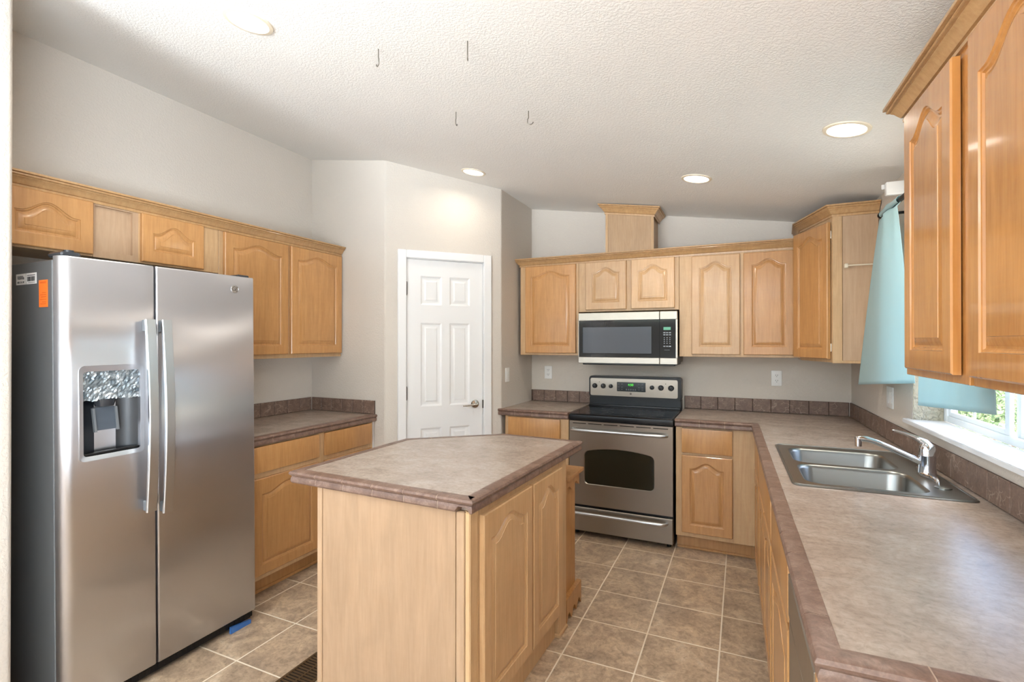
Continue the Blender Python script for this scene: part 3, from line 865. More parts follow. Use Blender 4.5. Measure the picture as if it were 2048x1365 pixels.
# raised bead round the edge of the rim
for ins, zz in ((.012, .0),):
    ra_ = rrect(SINK[0] + .006, SINK[1] - .006, SINK[2] + .006, SINK[3] - .006, .028, 5)
    tube(b, [(p[0], p[1], z) for p in ra_ + ra_[:1]], .0026, 6)
build('rim', b, 'steel_sink', T, 40)
for q in bowls:
    b = nb(); prev = None
    for ins, dz, r in ((0, z, .06), (.006, z - .004, .058), (.010, z - .014, .056), (.020, -.13, .055), (.03, -.155, .05), (.055, -.168, .04), (.13, -.172, .03)):
        lp = rrect(q[0] + ins, q[1] - ins, q[2] + ins, q[3] - ins, r, 6)
        cur = [b.verts.new((p[0], p[1], dz)) for p in lp]
        if prev:
            for k in range(len(cur)): quad(b, [prev[k], prev[(k + 1) % len(cur)], cur[(k + 1) % len(cur)], cur[k]])
        prev = cur
    quad(b, prev)
    bw = build('bowl', b, 'steel_sink', T, 60)
    b = nb(); lathe(b, [(0, -.170), (.04, -.170), (.043, -.168), (.036, -.1675), (.03, -.171), (0, -.1712)], ((q[0] + q[1]) / 2, (q[2] + q[3]) / 2, 0), n=24)
    build('drain', b, 'chrome', bw)
b = nb(); lathe(b, [(0, .003), (.025, .003), (.025, .007), (.02, .009), (0, .0095)], (1.985, -.095, 0), n=28); build('hole_cover', b, 'steel_sink', T)

T = thing('faucet', 'chrome single lever kitchen faucet on the sink deck', 'faucet', tuple(rw(1.80, -.088, ZC + .0035)), RZR)
b = nb()
prev = None
for s, z in ((1.0, 0), (1.0, .006), (.93, .013), (.80, .017)):
    lp = []
    for k in range(40):
        a = 2 * math.pi * k / 40; cx = .125 * s; w = .029 * s
        x = cx * math.cos(a); yy = w * math.sin(a) * (.62 + .38 * math.cos(min(abs(x) / .06, 1) * math.pi / 2) ** .5 if abs(x) < .06 else .62)
        lp.append(b.verts.new((x, yy, z)))
    if prev:
        for k in range(40): quad(b, [prev[k], prev[(k + 1) % 40], lp[(k + 1) % 40], lp[k]])
    else: quad(b, lp[::-1])
    prev = lp
quad(b, prev)
build('deck_plate', b, 'chrome', T, 40)
b = nb(); lathe(b, [(0, .008), (.030, .008), (.029, .02), (.027, .04), (.027, .080), (.0275, .082), (.0265, .084), (.0265, .104), (.024, .118), (.018, .127), (.008, .131), (0, .132)], n=32)
build('body', b, 'chrome', T, 50)
b = nb(); tube(b, [(0, -.015, .052), (-.004, -.06, .072), (-.008, -.12, .101), (-.010, -.165, .120), (-.011, -.195, .129), (-.011, -.218, .130), (-.011, -.232, .126)], .0115, 14, radii=[.013, .012, .0115, .0115, .0115, .012, .011])
cyl(b, (-.011, -.226, .130), (-.011, -.226, .098), .0135, .0125, 20)
build('spout', b, 'chrome', T, 50)
b = nb(); tube(b, [(.004, .012, .112), (-.01, -.004, .130), (-.03, -.025, .143), (-.06, -.052, .153), (-.085, -.075, .158), (-.098, -.086, .160)], .01, 14, radii=[.022, .021, .015, .0105, .009, .006], flat=.62)
build('lever', b, 'chrome', T, 50)

# ------------------------------------------------------------------ window, sill, curtains
WN = bpy.data.objects.new('window_1', None); COL.objects.link(WN); WN['kind'] = 'structure'
WN.location = tuple(rw(0, 0)); WN.rotation_euler = (0, 0, RZR)
b = nb(); y0, y1 = .118, .158; zs = WZ0 + .02
for u0, u1, z0, z1 in ((WU0, WU0 + .04, zs, WZ1), (WU1 - .04, WU1, zs, WZ1), (WU0 + .04, WU1 - .04, zs, zs + .03), (WU0 + .04, WU1 - .04, WZ1 - .04, WZ1)):
    box(b, u0, u1, y0, y1, z0, z1, .003)
build('window_frame', b, 'vinyl', WN)
UM = 1.88
b = nb()
for u0, u1, z0, z1 in ((WU0 + .04, WU0 + .065, zs + .03, WZ1 - .04), (UM - .022, UM + .012, zs + .03, WZ1 - .04), (WU0 + .065, UM - .022, zs + .03, zs + .05), (WU0 + .065, UM - .022, WZ1 - .06, WZ1 - .04)):
    box(b, u0, u1, .124, .138, z0, z1, .002)
build('sash', b, 'vinyl', WN)
b = nb()
for u0, u1, z0, z1 in ((UM + .02, UM + .052, zs + .03, WZ1 - .04), (WU1 - .065, WU1 - .04, zs + .03, WZ1 - .04), (UM + .052, WU1 - .065, zs + .03, zs + .05), (UM + .052, WU1 - .065, WZ1 - .06, WZ1 - .04)):
    box(b, u0, u1, .140, .152, z0, z1, .002)
build('sash', b, 'vinyl', WN)
b = nb(); um = (WU0 + UM) / 2
box(b, um - .006, um + .006, .128, .134, zs + .05, WZ1 - .06, .001)
for f in (.33, .67): box(b, WU0 + .065, UM - .022, .1285, .1335, zs + .05 + f * (WZ1 - .06 - zs - .05) - .006, zs + .05 + f * (WZ1 - .06 - zs - .05) + .006, .001)
build('muntin', b, 'vinyl', WN)
b = nb(); box(b, WU0 + .06, UM - .018, .130, .132, zs + .045, WZ1 - .055); build('window_pane', b, 'pane', WN, 0)
b = nb(); box(b, UM + .048, WU1 - .06, .145, .147, zs + .045, WZ1 - .055); build('window_pane', b, 'pane', WN, 0)
b = nb()
box(b, WU0 + .0002, WU0 + .005, .002, .117, zs, WZ1 - .001); box(b, WU1 - .005, WU1 - .0002, .002, .117, zs, WZ1 - .001)
build('reveal_lining', b, 'stucco', WN, 0)
b = nb(); prism(b, [(WU0 - .045, -.028), (WU1 + .06, -.028), (WU1 + .06, -.001), (WU1 - .006, -.001), (WU1 - .006, .117), (WU0 + .006, .117), (WU0 + .006, -.001), (WU0 - .045, -.001)], WZ0 + .001, WZ0 + .0205, bev=.002)
tag(build('window_sill', b, 'marble', None, 30, tuple(rw(0, 0)), (0, 0, RZR)), 'white stone window sill ledge behind the sink', 'sill')

ZR = 2.105; VR = -.085
T = thing('curtain_rod', 'dark curtain rod over the sink window behind the blue curtain', 'curtain rod', tuple(rw(0, 0)), RZR)
b = nb(); cyl(b, (1.15, VR, ZR), (2.318, VR, ZR), .0115, n=16); build('pole', b, 'rod', T)
b = nb(); lathe(b, [(0, -.004), (.013, -.002), (.016, .004), (.016, .012), (.012, .022), (0, .026)], (1.152, VR, ZR), (-1, 0, 0), 20); build('finial', b, 'rod', T)
for u in (1.26, 2.30):
    b = nb(); box(b, u - .006, u + .006, VR - .004, -.001, ZR - .024, ZR - .012, .001); box(b, u - .012, u + .012, -.005, -.0005, ZR - .05, ZR + .02, .001)
    build('bracket', b, 'rod', T)
def curtain(label, top, bot, hem, fold_t, fold_b, nf, seed):
    """cloth gathered on the rod: u range at the rod and at the hem, hem heights at both ends"""
    rnd = random.Random(seed); b = nb(); ns, nt = 72, 46; rows = []
    prof = []
    for k in range(9):                                   # wrap over the rod, from behind to the front
        a = R(230 - 25 * k); prof.append((math.cos(a) * .019, math.sin(a) * .019 + ZR, 0.0))
    for k in range(1, nt + 1): prof.append((None, None, k / nt))
    for (py_, pz_, t) in prof:
        row = []
        for i in range(ns + 1):
            s = i / ns; e = t ** .9
            u = (top[0] + (top[1] - top[0]) * s) * (1 - e) + (bot[0] + (bot[1] - bot[0]) * s) * e
            hz = hem[0] + (hem[1] - hem[0]) * s
            amp = fold_t * (1 - t) ** 1.5 + fold_b * t
            w = math.sin(2 * math.pi * nf * s + seed) + .45 * math.sin(2 * math.pi * nf * 2.3 * s + 1.3 * seed)
            if py_ is not None: v = VR - py_ * -1 if False else VR + (py_ * -1); z = pz_; v = VR + py_; v += w * fold_t * .25
            else:
                v = VR - .017 + w * amp * .6 - .012 * t; z = (ZR - .01) * (1 - t) + hz * t
            row.append(b.verts.new((u, v, z)))
        rows.append(row)
    for a, c in zip(rows, rows[1:]):
        for i in range(ns): quad(b, [a[i], a[i + 1], c[i + 1], c[i]])
    o = build('curtain', b, 'cloth', None, 80, tuple(rw(0, 0)), (0, 0, RZR))
    md = o.modifiers.new('thickness', 'SOLIDIFY'); md.thickness = .0015
    return tag(o, label, 'curtain', 'teal curtains at the sink window')
curtain('pale blue curtain flaring out beside the corner wall cabinet', (1.17, 1.46), (.775, 1.755), (1.205, 1.285), .014, .006, 1.4, .6)
curtain('teal curtain panel hanging behind the near right wall cabinets', (1.79, 2.31), (1.785, 2.42), (1.200, 1.245), .010, .008, 2, 2.4)
# white blind head-rail bracket
T = thing('blind_bracket', 'white plastic blind bracket above the blue curtain', 'blind', tuple(rw(1.27, 0, 2.170)), RZR)
b = nb(); box(b, 0, .03, -.100, -.003, .0, .064, .003); build('housing', b, 'plastic_white', T)
b = nb(); box(b, -.004, 0, -.112, -.098, .036, .060, .002); build('end_clip', b, 'plastic_white', T)
b = nb(); box(b, -.0025, .0, -.030, -.027, .004, .06, 0); build('seam', b, 'grey_plastic', T)
b = nb(); box(b, -.002, .0, -.088, -.076, .026, .034, .0005); build('slot', b, 'ink', T)

# outside: gravel ground and shrubs
b = nb(); box(b, .95, 14, -6, 14, -.35, -.25); build('ground_outside', b, 'gravel', smooth=0, kind='structure')
b = nb(); box(b, -14, .95, -14, YREAR - .15, -.35, -.25); box(b, -14, XL - .15, YREAR - .15, 8, -.35, -.25); build('ground_yard', b, 'gravel', smooth=0, kind='structure')
b = nb(); box(b, -14, 8, -12.2, -12, -.25, 2.3); box(b, -12.2, -12, -12, 8, -.25, 2.3); build('sky_screen_wall', b, 'stucco', smooth=0, kind='structure')  # unseen wall added to keep bright sky out of the steel reflections
def shrub(label, loc, r, seed):
    rnd = random.Random(seed); T = thing('shrub', label, 'shrub', loc, 0, 'shrubs outside the sink window')
    b = nb()
    for k in range(2600):
        a = rnd.random() * 2 * math.pi; c = rnd.uniform(-.2, 1); q = math.sqrt(max(0, 1 - c * c)); rr = r * rnd.uniform(.7, 1.02)
        p = Vector((math.cos(a) * q * rr, math.sin(a) * q * rr, (c * rr) * 1.15 + r * .55))
        d = Vector((rnd.gauss(0, 1), rnd.gauss(0, 1), rnd.gauss(0, 1))).normalized(); e = d.orthogonal().normalized()
        s = rnd.uniform(.03, .06)
        quad(b, [b.verts.new(p), b.verts.new(p + (d + e * .35) * s), b.verts.new(p + d * s * 2), b.verts.new(p + (d - e * .35) * s)])
    build('foliage', b, 'leaf', T, 0)
    b = nb()
    for k in range(5): tube(b, [(0, 0, 0), (rnd.uniform(-.2, .2), rnd.uniform(-.2, .2), r * .5), (rnd.uniform(-.4, .4) * r, rnd.uniform(-.4, .4) * r, r)], .015, 6)
    build('stem', b, 'pine_raw', T)
shrub('green shrub outside the far half of the sink window', (2.05, 6.3, -.25), .80, 3)
shrub('green shrub outside the near half of the sink window', (3.3, 8.0, -.25), .95, 5)

# ------------------------------------------------------------------ island
TH = R(-1.9); IO = Vector((-.819, 1.466, 0))
T = thing('kitchen_island', 'kitchen island cabinet with plain maple end panel and two arched side doors', 'island', tuple(IO), TH)
bx0, bx1, by0, by1 = -.755, -.028, .037, .968
b = nb(); box(b, bx0 + .004, bx1 - .02, by0 + .006, by1, .0, .866); build('body', b, 'wood_frame', T, 0)
b = nb(); box(b, bx0 + .028, bx1 - .062, by0 - .002, by0 + .01, 0, .866, .001); o = build('end_panel', b, 'island_panel_dimmed', T); o['label'] = 'plain pale maple end panel'
b = nb(); box(b, bx0, bx0 + .026, by0 - .006, by0 + .012, 0, .866, .003); build('corner_strip', b, 'island_panel_dimmed', T)
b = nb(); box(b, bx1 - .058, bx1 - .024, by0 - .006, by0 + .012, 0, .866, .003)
build('corner_strip', b, 'island_panel_dimmed', T)
b = nb(); box(b, bx1 - .022, bx1, by0 - .006, by0 + .046, 0, .866, .004)
build('front_stile', b, 'wood_frame', T)
b = nb(); box(b, bx1 - .019, bx1, by0 + .047, .862, .105, .866, .001); build('face_frame', b, 'wood_frame', T)
b = nb(); box(b, bx1 - .025, bx1, .862, by1, 0, .866, .002); box(b, bx1 - .027, bx1 + .008, .856, by1 + .004, 0, .02, .004); build('rear_post', b, 'wood_frame', T)
b = nb(); box(b, bx1 - .085, bx1 - .07, by0 + .01, .86, 0, .105); box(b, bx1 - .07, bx1 - .056, by0 + .047, .86, 0, .018, .004); build('toe_kick', b, 'wood_frame', T)
# doors face +x: rotate the leaf by +90
for a0, a1 in ((.092, .505), (.522, .862)):
    o = build('door', raised_door(a1 - a0, .842 - .135, .05), 'wood_door_pale', T, 30)
    o.location = (bx1 + .001, a0, .135); o.rotation_euler = (0, 0, R(90))
C = thing('island_countertop', 'five sided island countertop with cut corner and brown tile edge', 'countertop', (IO.x, IO.y, 0), TH)
pts = [(0, 0), (0, 1.152), (-.485, 1.158), (-.905, .779), (-.886, 0)]
cen = Vector((-.42, .55))
ins = []
for i in range(5):
    p = Vector(pts[i]); a = (Vector(pts[i - 1]) - p).normalized(); c = (Vector(pts[(i + 1) % 5]) - p).normalized()
    na = Vector((a.y, -a.x)); nc = Vector((-c.y, c.x))
    if na.dot(cen - p) < 0: na = -na
    if nc.dot(cen - p) < 0: nc = -nc
    mm = na + nc; mm = mm / mm.dot(na); ins.append(tuple(p + mm * E_))
b = nb(); prism(b, ins, ZC - .0525, ZC - .001); build('surface', b, 'laminate', C, 0)
b = nb(); lp = [pts[4], pts[0], pts[1], pts[2], pts[3], pts[4]]
def ring_sweep(b, pts, prof, tile, chip=None):
    n = len(pts); P = [Vector(p) for p in pts]; 
    for i in range(n):
        a, c = P[i], P[(i + 1) % n]; d = (c - a).normalized(); nv = Vector((d.y, -d.x))
        dp = (a - P[i - 1]).normalized(); npv = Vector((dp.y, -dp.x)); m0 = (npv + nv) / ((npv + nv).dot(nv))
        dq = (P[(i + 2) % n] - c).normalized(); nq = Vector((dq.y, -dq.x)); m1 = (nv + nq) / ((nv + nq).dot(nv))
        L = (c - a).length; k = max(1, round(L / tile)); st = [(a, m0, 0)]
        for j in range(1, k):
            q = a + d * L * j / k
            for s, jj in ((-1, 0), (-1, 1), (1, 1), (1, 0)): st.append((q + d * s * .0016, nv, jj))
        if chip and chip[0] == i:
            for s, jj in ((chip[1] + .012, 0), (chip[1], 2), (chip[2], 2), (chip[2] - .012, 0)): st.append((a + d * (L - s), nv, jj))
        st.append((c, m1, 0)); rows = []
        for p, mv, jj in st:
            rows.append([b.verts.new((p.x + mv.x * (o - .0012 * (jj == 1)), p.y + mv.y * (o - .0012 * (jj == 1)), max(z, ZC - .029) if jj == 2 else z - (.0008 * jj if kk < 6 else 0))) for kk, (o, z) in enumerate(prof)])
        for ii, (r0, r1) in enumerate(zip(rows, rows[1:])):
            gm = 1 if st[ii][2] == 1 and st[ii + 1][2] == 1 else 0
            for kk in range(len(prof)): quad(b, [r0[kk], r1[kk], r1[(kk + 1) % len(prof)], r0[(kk + 1) % len(prof)]], gm)
ring_sweep(b, [pts[0], pts[1], pts[2], pts[3], pts[4]], NOSE, .152, (4, .062, .028))
build('tile_edge', b, ['nosing', 'grout'], C, 30)

# rustic pine stand tucked behind the island
T = thing('pine_stand', 'small knotty pine stand with scalloped trim behind the island', 'stand', (0, 0, 0), 0)
sx0, sx1, sy0, sy1 = -1.32, -.846, 2.455, 2.70
b = nb(); box(b, sx0, sx1, sy0, sy1 - .02, .0, .735, .002); build('body', b, 'pine', T)
b = nb(); box(b, sx0 - .03, sx1 + .042, sy0 - .002, sy1 + .012, .737, .757, .004, seg=2); build('top_board', b, 'pine_raw', T)
def scallop(n, L, h, lo):
    pts = [(0, h)]; pts = []
    for k in range(n * 12 + 1):
        t = k / (n * 12); pts.append((t * L, lo * (.5 - .5 * math.cos(2 * math.pi * n * t)) ** .8))
    return pts + [(L, h), (0, h)]
b = nb(); prism(b, [(sy0 + y, .737 - .075 + z) for y, z in scallop(2, sy1 - sy0, .075, .03)], sx1 + .001, sx1 + .018, plane='yz'); build('upper_apron', b, 'pine_raw', T, 25)
b = nb(); prism(b, [(sy0 + y, z) for y, z in scallop(3, sy1 - sy0 + .01, .125, .045)], sx1 + .001, sx1 + .026, plane='yz'); build('lower_apron', b, 'pine', T, 25)

# ------------------------------------------------------------------ refrigerator
FX, FY = -2.30, 1.005
T = thing('refrigerator', 'side by side stainless steel refrigerator with water dispenser on the left', 'refrigerator', (FX, FY, 0), R(90), rot=(0, R(-.5), R(90)))
FW, FT, FB = .810, 1.777, .058
b = nb(); box(b, .002, FW - .002, .066, .800, .03, FT - .012, .004); o = build('case', b, 'fridge_side', T); o['label'] = 'charcoal painted case'
b = nb(); box(b, .010, FW - .010, .0585, .0655, .07, FT - .015); build('gasket', b, 'black', T, 0)
SPL = .3265
def fridge_door(x0, x1, recess=None):
    b = nb(); r = .034 if recess else .008; n = 8; z0, z1 = FB, FT
    prof = [(x0 + .001, .058)]
    prof += [(x0 + r - r * math.cos(R(90 * k / n)), r - r * math.sin(R(90 * k / n))) for k in range(n + 1)]
    if recess: prof += [(recess[0], 0), (recess[1], 0)]
    e = .008
    prof += [(x1 - e + e * math.sin(R(90 * k / 4)), e - e * math.cos(R(90 * k / 4))) for k in range(5)]
    prof += [(x1 - .001, .058)]
    zl = [z0, z0 + .006] + ([recess[2], recess[3]] if recess else []) + [z1 - .006, z1]
    rows = []
    for z in zl:
        k = .004 if z in (z0, z1) else 0
        rows.append([b.verts.new((x, y + (k if y < .03 else 0), z)) for x, y in prof])
    for j in range(len(rows) - 1):
        for i in range(len(prof) - 1):
            if recess and abs(zl[j] - recess[2]) < 1e-6 and abs(prof[i][0] - recess[0]) < 1e-6 and abs(prof[i + 1][0] - recess[1]) < 1e-6: continue
            quad(b, [rows[j][i], rows[j][i + 1], rows[j + 1][i + 1], rows[j + 1][i]])
        quad(b, [rows[j][-1], rows[j][0], rows[j + 1][0], rows[j + 1][-1]])
    quad(b, rows[0][::-1]); quad(b, rows[-1])
    return b
RC = (.056, .277, .995, 1.348)
DL = build('freezer_door', fridge_door(0, SPL, RC), 'steel', T, 40)
DR = build('fridge_door', fridge_door(SPL + .007, FW), 'steel', T, 40)
# dispenser
b = nb()
x0, x1, z0, z1 = RC
fr = .014
lp_o = rrect(x0 - .004, x1 + .004, z0 - .006, z1 + .008, .018, 4); lp_i = rrect(x0 + .010, x1 - .010, z0 + .012, z1 - .012, .012, 4)
def arch(p): return (p[0], p[1] + (.014 * (1 - ((p[0] - (x0 + x1) / 2) / ((x1 - x0) / 2)) ** 2) if p[1] > (z0 + z1) / 2 else 0))
rows = []
for lp, y in ((lp_o, 0.0005), (lp_o, -.003), (lp_i, -.001), (lp_i, .055)):
    rows.append([b.verts.new((arch(p)[0] if lp is lp_o else p[0], y, arch(p)[1] if lp is lp_o else p[1])) for p in lp])
for a, c in zip(rows, rows[1:]):
    for k in range(len(a)): quad(b, [a[k], a[(k + 1) % len(a)], c[(k + 1) % len(a)], c[k]])
fo = build('dispenser_frame', b, 'steel', DL, 40)
b = nb()
# dark cavity with curved back
n = 12; top = 1.225
def cv(t): return .018 + .045 * math.sin(math.pi * t) ** .6
A = [(x0 + .010 + (x1 - x0 - .02) * k / n, cv(k / n)) for k in range(n + 1)]
lo_ = [b.verts.new((x, y, z0 + .013)) for x, y in A]; hi_ = [b.verts.new((x, y, top)) for x, y in A]
for k in range(n): quad(b, [lo_[k], lo_[k + 1], hi_[k + 1], hi_[k]])
fl = [b.verts.new((x, .004, z0 + .0125)) for x, y in A]
for k in range(n): quad(b, [fl[k], fl[k + 1], lo_[k + 1], lo_[k]])
build('dispenser_cavity', b, 'cavity', DL, 60)
b = nb(); nx, nz = 26, 14; rnd = random.Random(4); g_ = []
for i in range(nx + 1):
    g_.append([b.verts.new((x0 + .0105 + (x1 - x0 - .021) * i / nx, .006 + rnd.uniform(-.003, .003), top - .004 + (z1 - .012 - top + .004) * j / nz + (rnd.uniform(-.004, .004) if j == 0 else 0))) for j in range(nz + 1)])
for i in range(nx):
    for j in range(nz): quad(b, [g_[i][j], g_[i + 1][j], g_[i + 1][j + 1], g_[i][j + 1]])
o = build('control_panel', b, 'film', DL, 0); o['label'] = 'control panel under crinkled clear film'
b = nb(); box(b, x0 + .011, x1 - .011, .012, .05, top, z1 - .013); build('control_housing', b, 'grey_plastic', DL)
b = nb(); lathe(b, [(.0, .0), (.030, 0), (.034, .012), (.038, .03), (0, .03)], ((x0 + x1) / 2 - .015, .030, top - .03), n=24); build('nozzle', b, 'dark_grey', DL, 50)
b = nb(); prism(b, [(x0 + .052, top - .033), (x0 + .125, top - .033), (x0 + .132, z0 + .105), (x0 + .062, z0 + .105)], .020, .028, plane='xz'); o = build('paddle', b, 'paddle', DL)
b = nb()
b.free()
for xa, xb_ in ((x0 + .046, x0 + .054), (x0 + .124, x0 + .132)):
    b = nb(); prism(b, [(xa, top - .035), (xb_, top - .035), (xb_ + .008, z0 + .1), (xa + .008, z0 + .1)], .012, .024, plane='xz')
    build('paddle_guard', b, 'grey_plastic', DL)
b = nb(); box(b, x0 + .012, x1 - .012, .002, .03, z0 + .013, z0 + .022, .002); build('drip_tray', b, 'black', DL)
# handles: bowed flat bars on end brackets
def handle(par, xc, za, zb):
    b = nb(); n = 26; rows = []
    for k in range(n + 1):
        t = k / n; z = za + (zb - za) * t; bow = .040 + .022 * math.sin(math.pi * t)
        w = .0205 - .001 * math.sin(math.pi * t)
        rows.append([b.verts.new((xc + dx_, -bow + dy_, z)) for dx_, dy_ in ((-w, .010), (-w, .002), (-w + .003, -.002), (w - .003, -.002), (w, .002), (w, .010))])
    for a, c in zip(rows, rows[1:]):
        for k in range(6): quad(b, [a[k], a[(k + 1) % 6], c[(k + 1) % 6], c[k]])
    quad(b, rows[0]); quad(b, rows[-1][::-1])
    h = build('handle', b, 'handle_metal', par, 35)
    b = nb(); box(b, xc - .013, xc + .011, -.030, .0, zb - .05, zb - .002, .002); build('handle_bracket', b, 'grey_plastic', h)
    b = nb(); box(b, xc - .013, xc + .011, -.030, .0, za + .002, za + .045, .002); build('handle_bracket', b, 'grey_plastic', h)
handle(DL, .288, .735, 1.545); handle(DR, .354, .712, 1.545)
b = nb(); box(b, .01, .075, .02, .12, FT - .001, FT + .018, .006); cyl(b, (.045, .045, FT + .01), (.045, .045, FT + .026), .016, n=16); build('hinge_cap', b, 'dark_grey', T)
b = nb(); box(b, FW - .075, FW - .01, .02, .12, FT - .001, FT + .012, .005); build('hinge_cap', b, 'dark_grey', T)
b = nb(); box(b, .012, FW - .012, .022, .062, .014, .055, .003)
for k in range(30): box(b, .03 + k * .026, .05 + k * .026, .0195, .023, .022, .046)
build('base_grille', b, 'black', T)
for fx_ in (.05, FW - .05):
    for fy_ in (.12, .68): b = nb(); cyl(b, (fx_, fy_, -.0087 * fx_ - .0005), (fx_, fy_, .035), .018, n=14); build('foot', b, 'black', T)
# emblem and stickers
b = nb(); lathe(b, [(0, 0), (.0205, 0), (.0205, .0014), (.0188, .002), (.0182, .0010), (0, .0010)], (FW - .107, 0, 1.712), (0, -1, 0), 32)
em = build('emblem', b, 'handle_metal', DR); em['label'] = 'small round metal emblem'
b = nb()
def curl(b, cx, cz, s, pts): tube(b, [(cx + x * s, -.0018, cz + z * s) for x, z in pts], .0013, 6)
curl(b, FW - .113, 1.713, .0095, [(.7, .8), (.2, 1.1), (-.5, .7), (-.8, 0), (-.5, -.8), (.1, -1.0), (.6, -.6), (.6, -.1), (.1, -.1)])
curl(b, FW - .100, 1.711, .0095, [(.8, .9), (.1, 1.1), (-.3, .7), (0, .15), (.4, .05), (-.2, -.05), (-.5, -.6), (0, -1.1), (.8, -.8)])
build('emblem_letters', b, 'hinge', em)
def sticker(nm, x0, x1, y0, y1, mt):   # on the case side that faces the viewer (local -x side), local y runs into the wall
    b = nb(); prism(b, [(x0, y0), (x1, y0), (x1, y1), (x0, y1)], .0052, .0062, plane='yz'); return build(nm, b, mt, T, 0, (-.0048, .06, 0))
sk = sticker('inventory_sticker', .119, .276, 1.679, 1.722, 'paper'); sk['label'] = 'white printed sticker'
RS = (R(90), 0, R(-90))
text_mesh('sticker_print', 'R800a', .021, 'ink', sk, (.0050, .238, 1.706), RS)
text_mesh('sticker_print', 'H2E .CG. BC', .0105, 'ink', sk, (.0050, .238, 1.688), RS)
text_mesh('sticker_print', 'APPLIANCE 100', .007, 'ink', sk, (.0050, .158, 1.716), RS) if False else None
b = nb(); rnd = random.Random(9); yy = .130
while yy < .186:
    w = rnd.choice((.0012, .002, .003)); prism(b, [(yy, 1.690), (yy + w, 1.690), (yy + w, 1.708), (yy, 1.708)], .0048, .0053, plane='yz'); yy += w + rnd.choice((.0012, .002))
prism(b, [(.128, 1.712), (.188, 1.712), (.188, 1.7145), (.128, 1.7145)], .0048, .0053, plane='yz')
prism(b, [(.128, 1.684), (.180, 1.684), (.180, 1.6855), (.128, 1.6855)], .0048, .0053, plane='yz')
prism(b, [(.1965, 1.680), (.1975, 1.680), (.1975, 1.721), (.1965, 1.721)], .0048, .0053, plane='yz')
build('bar_code', b, 'ink', sk, 0)
so_ = sticker('warning_tag', .037, .100, 1.586, 1.690, 'orange'); so_['label'] = 'orange paper tag'
for k, (z, l) in enumerate(((1.681, .045), (1.677, .045), (1.640, .03), (1.632, .045), (1.624, .04), (1.614, .046), (1.604, .03), (1.597, .044))):
    b = nb(); prism(b, [(.046, z), (.046 + l, z), (.046 + l, z + .0022), (.046, z + .0022)], .0048, .0053, plane='yz')
    build('tag_print', b, 'orange_ink', so_, 0)
# blue shim under the front corner
b = nb(); prism(b, [(0, 0), (.112, 0), (.112, .018), (0, .033)], 0, .012, plane='xz')
tag(build('shim_wedge', b, 'blue', None, 25, (FX - .006, FY + .675, .001), (0, 0, R(90))), 'blue plastic wedge under the right front corner of the refrigerator', 'wedge')

# ------------------------------------------------------------------ range
T = thing('range', 'freestanding stainless steel electric range with black glass cooktop', 'stove', (-1.192, 3.628, 0))
RW = .757
b = nb(); box(b, .003, RW - .003, .035, .62, .03, .895); build('body', b, 'black', T, 0)
for fx_ in (.04, RW - .04):
    for fy_ in (.08, .58): b = nb(); cyl(b, (fx_, fy_, 0), (fx_, fy_, .032), .016, n=12); build('foot', b, 'black', T)
# oven door with arched window
b = nb(); dz0, dz1 = .238, .862
n = 22; wx0, wx1, wz0, wz1, ar = .118, .628, .395, .640, .030
def win(e):
    p = rrect(wx0 - e, wx1 + e, wz0 - e, wz1 + e, .03, 5); q = []
    for x, z in p:
        q.append((x, z))
    # arched top: replace the straight top with extra points
    r_ = []
    for k, (x, z) in enumerate(q):
        r_.append((x, z + (ar * max(0, 1 - ((x - (wx0 + wx1) / 2) / ((wx1 - wx0) / 2)) ** 2) if z > (wz0 + wz1) / 2 else 0)))
    a = r_[:12]; c = r_[12:]
    mid = []
    xa, xb_ = a[-1][0], c[0][0]
    for k in range(1, 14):
        x = xa + (xb_ - xa) * k / 14; mid.append((x, wz1 + e + ar * (1 - ((x - (wx0 + wx1) / 2) / ((wx1 - wx0) / 2)) ** 2)))
    return a + mid + c
def tri_face(b, outer, holes, y, mi=0):
    t = bmesh.new(); es = []
    for lp in [outer] + holes:
        v = [t.verts.new((p[0], y, p[1])) for p in lp]; es += [t.edges.new((v[k], v[(k + 1) % len(v)])) for k in range(len(v))]
    bmesh.ops.triangle_fill(t, use_beauty=True, edges=es, normal=(0, -1, 0)); merge(b, t, mi)
out = [(.004, dz0), (RW - .004, dz0), (RW - .004, dz1), (.004, dz1)]
slots = [[(.03 + k * .118, .842), (.03 + k * .118 + .102, .842), (.03 + k * .118 + .102, .848), (.03 + k * .118, .848)] for k in range(6)]
tri_face(b, out, [win(.0)] + slots, 0)
slab_sides(b, .004, RW - .004, dz0, dz1, 0, .034)
A = [b.verts.new((p[0], 0, p[1])) for p in win(0)]; B = [b.verts.new((p[0], .006, p[1])) for p in win(-.004)]
for k in range(len(A)): quad(b, [A[k], A[(k + 1) % len(A)], B[(k + 1) % len(A)], B[k]])
bmesh.ops.remove_doubles(b, verts=list(b.verts), dist=.0002)
OD = build('oven_door', b, 'steel_range', T, 20)
b = nb(); tri_face(b, win(-.003), [], .0055); tri_face(b, win(-.003), [], .010); build('oven_window', b, 'oven_glass', OD, 0)
b = nb()
for s in slots: box(b, s[0][0] - .002, s[1][0] + .002, .002, .006, .840, .850)
build('slot_shade', b, 'black_matte', OD, 0)  # black strips painted for the shade behind the slots
def bar_handle(par, z, xa, xb_):
    b = nb(); pts = [(xa, .0, z - .004), (xa + .004, -.03, z), (xa + .03, -.046, z), (xb_ - .03, -.046, z), (xb_ - .004, -.03, z), (xb_, 0, z - .004)]
    sm = []
    for i in range(len(pts) - 1):
        for k in range(4): sm.append(tuple(pts[i][j] + (pts[i + 1][j] - pts[i][j]) * k / 4 for j in range(3)))
    tube(b, sm + [pts[-1]], .0115, 14); build('handle', b, 'handle_metal', par, 50)
